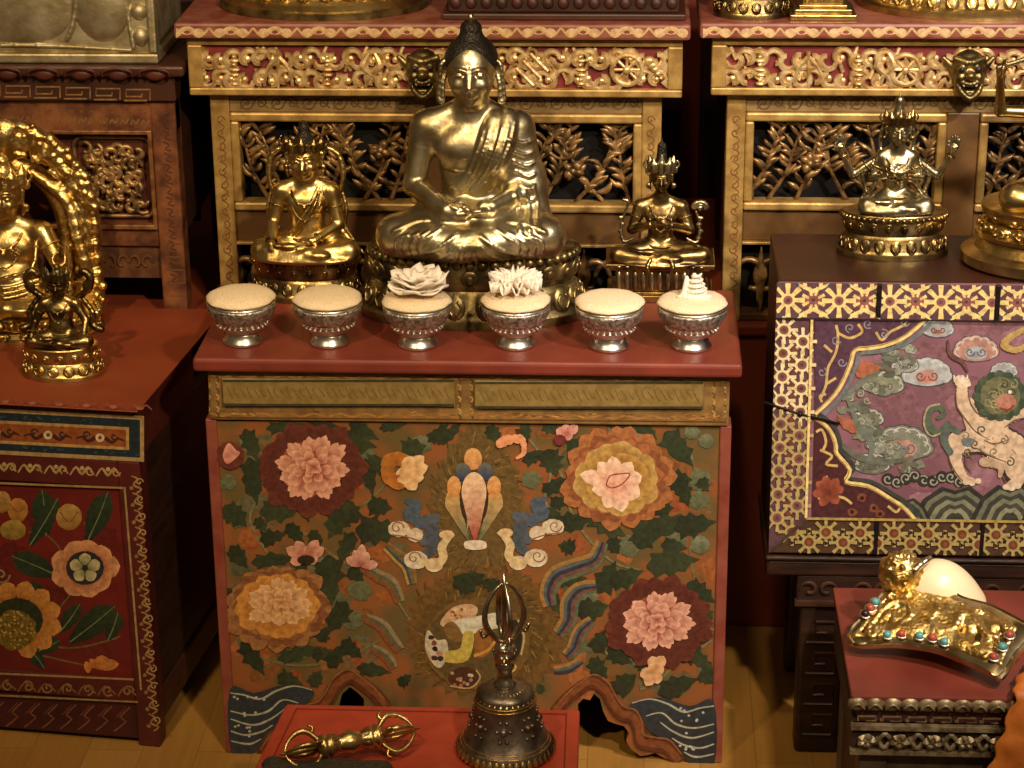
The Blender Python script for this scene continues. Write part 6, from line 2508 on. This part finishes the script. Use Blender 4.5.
def central_statue():
    yb = .175
    q, sc = local_frame(474, 243, 205, yb)
    r = thing('meditating_statue', (float(q[0]), yb, ZT), 'largest statue, silvery brass figure meditating with both hands in its lap on the central chest', 'statue')
    S = Sculpt(.00165, q, sc)
    A = [((-.215, .0, .555), (-.265, -.045, .29), (-.10, -.25, .235), (1, -.08, -.02), (0, -.25, 1), .15),
         ((.215, .0, .555), (.275, -.045, .29), (.10, -.26, .255), (-1, -.06, -.02), (0, -.25, 1), .15)]
    P = seated(S, dict(arms=A, arm=1.0, ears=False, sw=.205, hand=1.05, hs=.93, hz=.815, robe=True, kx=.335))
    for k in range(2):
        S.cone((.255, -.02, .33), (.30, -.10, .10), .055, .05, .06)
    S.ell((.14, -.02, .42), (.12, .11, .17), .06)
    # robe over the viewer's right shoulder, sleeve folds, chest line, skirt pleats
    S.drape([(.165, .60), (.14, .50), (.085, .38), (.02, .27)], (.05, .058, .05), .012, -.034)
    S.drape([(.105, .59), (.075, .49), (.02, .37), (-.06, .28)], (.05, .055, .045), .012, -.036)
    S.settle()
    for k in range(6):
        S.drape([(.20 - .028 * k, .60 - .006 * k), (.175 - .031 * k, .50 - .010 * k), (.115 - .031 * k, .38 - .010 * k), (.05 - .031 * k, .28)], (.004, .0075, .005), .006)
    S.drape([(-.13, .395), (-.06, .37), (.01, .365)], .007, .006)
    S.drape([(-.14, .29), (-.04, .245), (.04, .25)], .008, .008)
    for k in range(6):
        z = .50 - .05 * k
        S.drape([(.17 + .01 * k, z + .03), (.23 + .008 * k, z), (.285, z + .012)], (.005, .008, .005), .008)
    for x in (.20, .24, .28):
        S.drape([(x, .30), (x + .02, .22), (x + .03, .15)], (.006, .009), .01)
    for k in range(9):
        x = -.12 + .03 * k
        S.drape([(x * .45, .115), (x * .8, .06), (x * 1.3, .02)], (.004, .008, .005), .008)
    for k in (-1, 1):
        for j in range(4):
            S.drape([(k * (.12 + .05 * j), .17 - .012 * j), (k * (.22 + .035 * j), .10), (k * (.20 + .04 * j), .03)], .006, .01)
        S.drape([(k * .18, .185), (k * .26, .175), (k * .34, .14)], .007, .012)
        S.drape([(k * .05, .15), (k * .16, .075), (k * .30, .035)], .006, .012)
    S.build('body', BRASS, r)
    hc = q + V3(0, -.01, .815) * sc
    hsc = sc * .93
    sc0, sc = sc, hsc
    S = Sculpt(.0015, hc, sc)
    S.ell((0, .022, .045), (.131, .135, .125), .02)
    S.ell((0, -.10, -.02), (.112, .10, .108), .012, -1)
    S.cone((0, .02, .15), (0, .02, .19), .064, .052, .02)
    S.ell((0, .02, .205), (.05, .05, .035), .01)
    S.build('hair', HAIR, r, 'dark tight-curled hair with a knob on top')
    b = MB()
    c = hc + V3(0, .02, .25) * sc
    b.ball(c, (.0045, .0045, .0065), 10, 7)
    b.build('finial', OLDSILVER, r, smooth=True)
    for k in (-1, 1):
        S = Sculpt(.0011, hc, sc)
        S.chain([(k * .118, .0, .045), (k * .142, -.01, .03), (k * .152, -.012, -.05), (k * .158, -.015, -.135), (k * .140, -.018, -.145), (k * .136, -.012, -.06), (k * .122, 0, -.01)], .011, .005, 3, True)
        S.build('ear', BRASS, r)
    sc = sc0
    lotus_base(r, (q[0], .166, ZT + .0004), .1515, .079, q[2] - ZT - .0005 + .010 * sc, BASEMET, 22, 2, top=.88)


def left_statue():
    yb = .232
    q, sc = local_frame(309, 254, 113, yb)
    r = thing('crowned_statue', (float(q[0]), yb, ZT), 'crowned golden statue with one hand on its knee, left of the large meditating figure', 'statue')
    A = [((-.21, 0, .55), (-.275, -.05, .30), (-.27, -.27, .17), (.05, -.35, -1), (0, 1, -.3), .1),
         ((.21, 0, .55), (.265, -.05, .28), (.09, -.25, .20), (-1, -.1, 0), (0, -.3, 1), .15)]
    pr = dict(arms=A, hx=0, hs=1.1, hz=.835, kx=.36)
    S = Sculpt(.00125, q, sc)
    seated(S, pr)
    for k in range(3):
        S.chain([(.15 - .02 * k, -.05, .60), (.12 - .04 * k, -.135, .46), (.02 - .04 * k, -.14, .32), (-.08 - .03 * k, -.12, .2)], .008, .006)
    for k in (-1, 1):
        S.chain([(k * .26, .05, .22), (k * .36, .02, .10), (k * .47, -.06, .03)], (.03, .022, .012), .02)
    S.ell((0, -.24, .04), (.40, .14, .045), .05)
    S.build('body', GOLD, r)
    hc = q + V3(0, -.01, .855) * sc
    crown(r, hc, sc, .135, BRONZE, 5, .085, topknot=.13, hairm=HAIR)
    jewellery(r, q, sc, .0011, BRONZE, pr)
    S = Sculpt(.0011, q, sc)
    for k in (-1, 1):
        S.chain([(k * .14, .03, .93), (k * .27, .03, .86), (k * .31, .02, .70), (k * .29, .01, .56)], (.018, .026, .016), .008)
        S.chain([(k * .29, .02, .56), (k * .33, .0, .40), (k * .31, .03, .25), (k * .40, .02, .08)], (.014, .018, .012), .006)
    S.build('flying_scarf', GOLD, r)
    lotus_base(r, (q[0] - .004, yb - .006, ZT + .0004), .0745, .043, q[2] - ZT - .0005 + .008 * sc, BRONZE, 20, 2, top=.96)


def right_statue():
    yb = .242
    q, sc = local_frame(660, 258, 92, yb)
    r = thing('teaching_statue', (float(q[0]), yb, ZT), 'crowned bronze statue with hands joined at its chest, right of the large statue', 'statue')
    A = [((-.21, 0, .55), (-.29, -.06, .33), (-.05, -.20, .43), (.75, -.2, .6), (0, 1, 0), .2),
         ((.21, 0, .55), (.29, -.06, .33), (.05, -.22, .43), (-.75, -.2, .6), (0, 1, 0), .2)]
    pr = dict(arms=A, hs=.84, hz=.86, kx=.42, fat=.86)
    S = Sculpt(.0011, q, sc)
    seated(S, pr)
    S.ell((0, -.25, .03), (.40, .14, .04), .05)
    for k in (-1, 1):
        S.chain([(k * .1, -.36, .10), (k * .13, -.39, .02), (k * .09, -.40, -.05)], (.012, .016, .01), .01)
    S.build('body', BRONZE, r)
    hc = q + V3(0, -.01, .875) * sc
    crown(r, hc, sc, .108, OLDSILVER, 5, .14, topknot=.22, hairm=HAIR)
    jewellery(r, q, sc, .001, BRONZE, pr)
    for k, hgt in ((1, .55), (-1, .52)):
        S = Sculpt(.001, q, sc)
        S.chain([(k * .27, -.02, .22), (k * .38, -.01, .18), (k * .40, 0, .36), (k * .36, 0, .50)], (.012, .016, .014), .006)
        if k > 0:
            for j in range(7):
                a = j / 6 * pi
                S.ell((k * .40 + .06 * math.cos(a), 0, hgt + .05 * math.sin(a)), (.035, .025, .03), .01)
            S.ell((k * .40, -.02, hgt), .035, .01)
        else:
            S.chain([(k * .36, 0, .50), (k * .33, 0, .60), (k * .38, 0, .62)], (.012, .02), .006)
        for j in range(4):
            S.ell((k * (.39 + .02 * (j % 2)), 0, .22 + .07 * j), (.03, .02, .025), .01)
        S.build('lotus_stem', OLDSILVER, r)
    # squared stepped throne
    hb = q[2] - ZT + .004
    b = MB()
    c = (q[0], yb - .003)
    for x, y, z0, z1 in ((.070, .036, .0004, .010), (.064, .033, .010, .014), (.058, .029, .014, hb - .010), (.066, .034, hb - .010, hb - .006), (.072, .038, hb - .006, hb)):
        b.box((c[0] - x, c[1] - y, ZT + z0), (c[0] + x, c[1] + y, ZT + z1))
    t = b.build('throne_base', BRONZE, r, bevel=.0012)
    b = MB()
    for k in range(11):
        xx = c[0] - .054 + .0108 * k
        b.ball((xx, c[1] - .030, ZT + (hb + .004) / 2), (.0042, .003, (hb - .024) * .45), 8, 6)
        b.ball((xx, c[1] - .039, ZT + hb - .003), (.0035, .002, .002), 7, 5)
    b.build('carved_front', OLDSILVER, t, smooth=True)


def four_armed_statue(zt):
    yb = .142
    q, sc = local_frame(894, 209, 92, yb)
    r = thing('four_armed_statue', (float(q[0]), yb, zt), 'four-armed silvery statue with two raised hands, on top of the lattice-bordered chest', 'statue')
    A = [((-.155, 0, .55), (-.25, -.04, .34), (-.05, -.19, .42), (.8, -.25, .6), (.6, .5, 0), .1),
         ((.155, 0, .55), (.25, -.04, .34), (.05, -.19, .42), (-.8, -.25, .6), (-.6, .5, 0), .1),
         ((-.19, .03, .53), (-.44, .0, .36), (-.57, -.04, .62), (-.12, -.05, 1), (.4, -1, 0), .0),
         ((.19, .03, .53), (.42, .0, .36), (.56, -.04, .62), (.12, -.05, 1), (-.4, -1, 0), .0)]
    pr = dict(arms=A, hs=.93, hz=.835, kx=.29, fat=.78, arm=.72, sw=.15, hand=1.4)
    S = Sculpt(.0011, q, sc)
    seated(S, pr)
    S.ell((0, -.23, .05), (.37, .13, .055), .05)
    S.build('body', OLDSILVER, r)
    hc = q + V3(0, -.01, .83) * sc
    crown(r, hc + V3(0, 0, .02) * sc, sc, .122, BRONZE, 5, .12, topknot=.2, hairm=OLDSILVER)
    jewellery(r, q, sc, .001, BRONZE, pr)
    S = Sculpt(.001, q, sc)
    for k in (-1, 1):
        S.chain([(k * .16, .04, .62), (k * .25, -.02, .46), (k * .21, -.04, .30), (k * .30, -.05, .14)], (.02, .024, .028, .014), .01)
        S.chain([(k * .25, -.02, .46), (k * .34, -.01, .36), (k * .30, -.02, .2), (k * .36, -.04, .10)], (.02, .025, .012), .01)
        S.chain([(k * .12, .06, .95), (k * .17, .05, .75), (k * .15, .05, .56)], .018, .01)
    S.build('scarf', OLDSILVER, r)
    lotus_base(r, (q[0], yb - .006, zt + .0004), .0705, .038, q[2] - zt - .0005 + .01 * sc, BRONZE, 20, 2, top=.94)
    # the larger figure beyond it, mostly past the picture's edge
    yb = .115
    q, sc = local_frame(1066, 205, 160, yb)
    r = thing('striding_statue', (float(q[0]), yb, zt), 'larger gilt statue with a raised arm on a tall lotus base, beside the four-armed one', 'statue')
    A = [((-.19, 0, .56), (-.43, -.03, .575), (-.455, -.10, .80), (.02, -.3, 1), (1, -.2, 0), .5),
         ((.19, 0, .56), (.33, -.05, .36), (.30, -.20, .22), (-.2, -.6, -.5), (0, 0, 1), .3)]
    pr = dict(arms=A, hs=.85, kx=.33, arm=.62)
    S = Sculpt(.0015, q, sc)
    seated(S, pr)
    S.build('body', mat('pale_gilt_bronze', 'cdb478', 'a58a50', scale=40, metal=1, rough=.3, bump=.15), r)
    crown(r, q + V3(0, -.01, .83) * sc, sc, .11, BRONZE, 5, .12, topknot=.15, hairm=HAIR)
    S = Sculpt(.0012, q, sc)
    S.cone((-.475, -.13, .855), (-.16, -.16, .97), .016, .012, .005)
    S.ell((-.14, -.16, .98), (.03, .025, .03), .01)
    S.build('held_staff', OLDSILVER, r)
    hb = q[2] - zt
    b = MB()
    c = (q[0], yb - .012, zt + .0004)
    b.lathe([(0, 0), (.122, 0), (.128, .004), (.128, .016), (.122, .019), (.112, .022), (.104, .036), (.098, .040), (.0, .040)], 64, c, 1, .72, cap=False)
    o = b.build('foot', GOLD, r, smooth='auto')
    lotus_base(r, (c[0], c[1], c[2] + .0385), .112, .080, hb - .0385 + .006, GOLD, 17, 2, beads=False, top=.95)


def left_statues():
    # large gold figure with arched halo, cut by the picture's left edge
    yb = .305
    q, sc = local_frame(15, 308, 136, yb)
    zt = ZL
    r = thing('haloed_gold_statue', (float(q[0]), yb, zt), 'stout bright gold statue seated before an arched openwork halo on the red chest', 'statue')
    A = [((-.24, 0, .56), (-.33, -.06, .34), (-.31, -.25, .23), (-.1, -.7, -.4), (0, 0, 1), .3),
         ((.24, 0, .56), (.36, -.08, .36), (.40, -.23, .44), (.25, -.35, .5), (-1, 0, .2), .45)]
    pr = dict(arms=A, fat=1.42, hs=.97, hz=.82, kx=.36, smile=1.5, arm=1.1, fh=1.08, sw=.24)
    S = Sculpt(.0015, q, sc)
    seated(S, pr)
    for k in range(3):
        S.chain([(-.22, -.13, .26 - .035 * k), (0, -.225, .22 - .035 * k), (.22, -.13, .26 - .035 * k)], .012, .01)
    S.chain([(.22, -.10, .52), (.2, -.2, .36), (.02, -.23, .30), (-.12, -.2, .25)], .014, .012)
    for j in range(3):
        S.chain([(.085 + (.014 + .012 * j) * math.cos(a), -.158 + .004 * j, .445 + (.014 + .012 * j) * math.sin(a)) for a in np.linspace(0, 6.28, 9)[:-1]], .0045, .003, 2, True)
    S.build('body', GOLD, r)
    hc = q + V3(0, -.01, .83) * sc
    crown(r, hc, sc, .13, GOLDREP, 5, .13, topknot=.12, hairm=GOLDREP)
    jewellery(r, q, sc, .0013, GOLDREP, pr)
    S = Sculpt(.0018, q, sc)
    oy = .16
    rn = random.Random(8)

    def arch(R, a, zc=.52, hz=1.30, squeeze=.93):
        # a from 0 (right foot) over the top to pi
        x = R * math.cos(a)
        z = zc + R * hz * max(0, math.sin(a)) ** .92
        return x, z
    def full(R, n):
        pts = [(R * .98, oy, -.05 + .57 * i / 6) for i in range(6)]
        pts += [(arch(R, a)[0], oy, arch(R, a)[1]) for a in np.linspace(0, pi, n)]
        pts += [(-R * .98, oy, .52 - .57 * i / 6) for i in range(1, 7)]
        return pts
    S.chain(full(0.57, 17), .040, .02, 2)
    S.chain(full(.51, 17), .060, .03, 2)
    S.chain(full(.36, 15), (.045, .06, .045), .02, 2)
    S.chain(full(.50, 15), .018, .02, 2)
    for R, n, rr in ((.595, 44, .030), (.575, 35, .032), (.53, 37, .030), (.485, 31, .03), (.44, 26, .026)):
        F = full(R, n)
        for i, p in enumerate(F):
            S.ell((p[0] + rn.uniform(-.02, .02), p[1] - .045, p[2] + rn.uniform(-.02, .02)), rr * rn.uniform(.6, 1.25), .010)
    F = full(.48, 18)
    for i in range(1, len(F) - 1):
        c = V3(*F[i]) + V3(0, -.04, 0)
        s_ = 1 if i % 2 else -1
        S.chain([c + V3(.055 * math.cos(t * .8) * (1 - .1 * t), 0, s_ * .055 * math.sin(t * .8) * (1 - .1 * t)) for t in range(7)], (.012, .018, .01), .008, 2)
    for sg in (-1, 1):
        S.chain([(sg * .40, .08, .0), (sg * .50, .06, .25), (sg * .46, .08, .5), (sg * .40, .1, .75), (sg * .18, .1, .95)], (.035, .05, .03), .02)
    S.chain([(0, oy - .02, 1.05), (0, oy - .03, 1.22)], (.06, .09), .03)
    S.ell((0, oy - .05, 1.26), (.08, .05, .07), .02)
    S.build('arched_halo', GOLDREP, r)
    lotus_base(r, (q[0], yb - .008, zt + .0004), .126, .073, q[2] - zt - .0005 + .01 * sc, GOLD, 20, 2, top=.95)
    # small dark figure in front of it
    yb = .124
    q, sc = local_frame(63, 343, 72, yb)
    r = thing('small_seated_statue', (float(q[0]), yb, zt), 'small dark gilt statue on a petalled base in front of the haloed gold one', 'statue')
    A = [((-.21, 0, .55), (-.33, -.05, .32), (-.34, -.24, .20), (-.1, -.5, -.8), (0, 1, 0), .2),
         ((.21, 0, .55), (.34, -.04, .34), (.33, -.18, .18), (.1, -.5, -.8), (0, 1, 0), .2)]
    pr = dict(arms=A, hs=1.0, kx=.36, fat=1.1)
    S = Sculpt(.0011, q, sc)
    seated(S, pr)
    S.build('body', BRONZE, r)
    crown(r, q + V3(0, -.01, .83) * sc, sc, .125, BASEMET, 5, .15, topknot=.1, hairm=BASEMET)
    jewellery(r, q, sc, .001, BASEMET, pr)
    S = Sculpt(.001, q, sc)
    for k in (-1, 1):
        S.chain([(k * .22, .06, .62), (k * .36, .05, .72), (k * .42, .05, .88), (k * .34, .05, .98), (k * .26, .05, .9)], (.03, .05, .05, .03), .02)
        S.chain([(k * .30, .06, .60), (k * .42, .03, .42), (k * .40, .03, .26), (k * .52, .0, .20)], (.03, .04, .05), .02)
        S.ell((k * .38, .03, .78), (.07, .03, .09), .02)
    S.build('flame_scarf', BRONZE, r)
    lotus_base(r, (q[0] - .002, yb - .002, zt + .0004), .0545, .036, q[2] - zt - .0005 + .01 * sc, GOLD, 15, 2, beads=False, top=.9)


def shelf_top_things(z1, z2):
    # bases of the pieces standing on the shelves, the rest is above the picture
    y = YT + .012
    a, c = on(213, 14, 2, z1), on(424, 16, 2, z1)
    q = (a + c) / 2
    R0 = float(c[0] - a[0]) / 2
    t = thing('gilt_statue_base', (float(q[0]), y + R0 * .72, z1), 'broad gilded oval base on the left of the middle shelf', 'statue base')
    b = MB()
    cc = (q[0], y + R0 * .72, z1 + .0004)
    b.lathe([(0, 0), (R0, 0), (R0, .008), (R0 * .96, .010), (0, .010)], 64, cc, 1, .70, cap=False)
    b.build('foot_rim', BASEMET, t, smooth='auto')
    lotus_base(t, (cc[0], cc[1], z1 + .0105), R0 * .965, R0 * .66, .07, GOLD, 26, 2)
    a, c = on(440, 18, 2, z1), on(688, 20, 2, z1)
    t = thing('dark_carved_plinth', (float(a[0] + c[0]) / 2, y + .12, z1), 'dark carved plinth on the right of the middle shelf', 'plinth')
    b = MB()
    b.box((a[0] + .004, y + .01, z1 + .0004), (c[0] - .003, y + .22, z1 + .009))
    b.build('foot_board', DARKRED, t, bevel=.002)
    b = MB()
    b.box((a[0] + .012, y + .018, z1 + .0095), (c[0] - .012, y + .21, z1 + .07))
    bd = b.build('body', DARKWOOD, t, bevel=.002)
    b = MB()
    n = 15
    for k in range(n):
        x = a[0] + .022 + (c[0] - a[0] - .044) * k / (n - 1)
        b.ball((x, y + .018, z1 + .022), (.008, .004, .008), 8, 6)
        b.leaf((x, y + .016, z1 + .03), (x, y + .014, z1 + .055), .008, (0, -1, 0), .004)
    b.build('carving', mat('dark_red_carving', '4a2418', '341810', scale=40, rough=.5), bd, smooth=True)
    # right shelf
    def small_base(pa, pb, py, lab, nm, m, k=.7, h=.06, n=20):
        a, c = on(pa, py, 2, z2), on(pb, py, 2, z2)
        R0 = float(c[0] - a[0]) / 2
        q = (a + c) / 2
        cy = YT + .016 + R0 * k
        t = thing(nm, (float(q[0]), cy, z2), lab, 'statue base')
        lotus_base(t, (q[0], cy, z2 + .0004), R0, R0 * k, h, m, n, 2)
        return t
    small_base(713, 790, 14, 'beaded dark gilt lotus base at the left end of the right shelf', 'lotus_statue_base', BRONZE, .72, .05, 17)
    small_base(862, 1092, 14, 'large smooth golden oval base on the right shelf, cut by the picture edge', 'gilt_statue_base', GOLD, .7, .07, 34)
    a, c = on(789, 17, 2, z2), on(855, 17, 2, z2)
    x0, x1 = float(a[0]), float(c[0])
    t = thing('stepped_gold_pedestal', ((x0 + x1) / 2, YT + .05, z2), 'stepped square gold pedestal between two round bases on the right shelf', 'pedestal')
    b = MB()
    for i, (ins, z0, zz) in enumerate(((0, .0004, .008), (.006, .008, .014), (.012, .014, .019), (.017, .019, .06))):
        b.box((x0 + ins, YT + .014 + ins, z2 + z0), (x1 - ins, YT + .014 + (x1 - x0) - ins, z2 + zz))
    bd = b.build('body', GOLD, t, bevel=.0012)
    b = MB()
    for k in range(5):
        xx = x0 + .022 + (x1 - x0 - .044) * k / 4
        b.leaf((xx, YT + .031, z2 + .021), (xx, YT + .030, z2 + .045), .005, (0, -1, 0), .003)
    b.build('leaf_relief', GOLDREP, bd, smooth=True)


# ------------------------------------------------------------------ lamps
def lamp(name, loc, to, power, color, size=.1, spot=None, blend=.6):
    if spot:
        ld = bpy.data.lights.new(name, 'SPOT')
        ld.spot_size, ld.spot_blend = math.radians(spot), blend
        ld.shadow_soft_size = size
    else:
        ld = bpy.data.lights.new(name, 'AREA')
        ld.shape = 'DISK'
        ld.size = size
    ld.energy, ld.color = power, color
    o = bpy.data.objects.new(name, ld)
    COL.objects.link(o)
    o.location = loc
    o.rotation_euler = (Vector(to) - Vector(loc)).to_track_quat('-Z', 'Y').to_euler()
    return o


def lights():
    warm = (1.0, .70, .38)
    lamp('gallery_spot', (.95, -2.3, 2.35), (.25, .3, .80), 285, (1.0, .80, .54), .06, 40, .7)
    lamp('gallery_spot', (-.75, -1.9, 2.5), (-.42, .25, .82), 165, (1.0, .74, .44), .05, 50, .8)
    lamp('gallery_spot', (.15, -.95, 2.6), (.1, .1, .5), 46, (1.0, .74, .44), .06, 60, .9)
    lamp('gallery_spot', (1.3, -1.3, 2.2), (.62, .1, .60), 215, (1.0, .90, .88), .05, 34, .6)
    w = bpy.data.worlds.new('dim_room')
    SC.world = w
    w.use_nodes = True
    bg = w.node_tree.nodes['Background']
    bg.inputs['Color'].default_value = (1.0, .66, .36, 1)
    bg.inputs['Strength'].default_value = .10


def main():
    make_camera()
    room()
    platform()
    sh1, z1 = gilt_shelf(('middle gilded shelf with pierced leaf panels behind the large meditating statue', 'gilded altar shelves'), (173, 691), (187, 683), (210, 662), (419, 451, 424, 70), 435, 3,
                         [('vase', 235), ('staff', 279), ('vase', 328), ('fish', 372), ('knot', 532), ('vase', 581), ('wheel', 627), ('shell', 655)])
    sh2, z2 = gilt_shelf(('right gilded shelf with pierced panels, behind the four-armed statue', 'gilded altar shelves'), (700, 1236), (712, 1224), (727, 1209), (945, 978, 968, 71), 960, 5,
                         [('vase', 760), ('staff', 808), ('vase', 858), ('wheel', 905), ('fish', 885), ('staff', 1040)])
    left_shelf()
    central_chest()
    left_chest()
    ch, st, zt = right_chest()
    tb = right_table()
    conch(tb)
    z, yf = little_table()
    bell(z)
    vajra(z)
    cloths(z, tb, yf)
    bowls()
    central_statue()
    left_statue()
    right_statue()
    four_armed_statue(zt)
    left_statues()
    shelf_top_things(z1, z2)
    lights()
    vs = SC.view_settings
    vs.view_transform = 'Standard'
    vs.look = 'None'
    vs.gamma = 1.0
    vs.use_curve_mapping = False
    vs.exposure = -0.25


main()
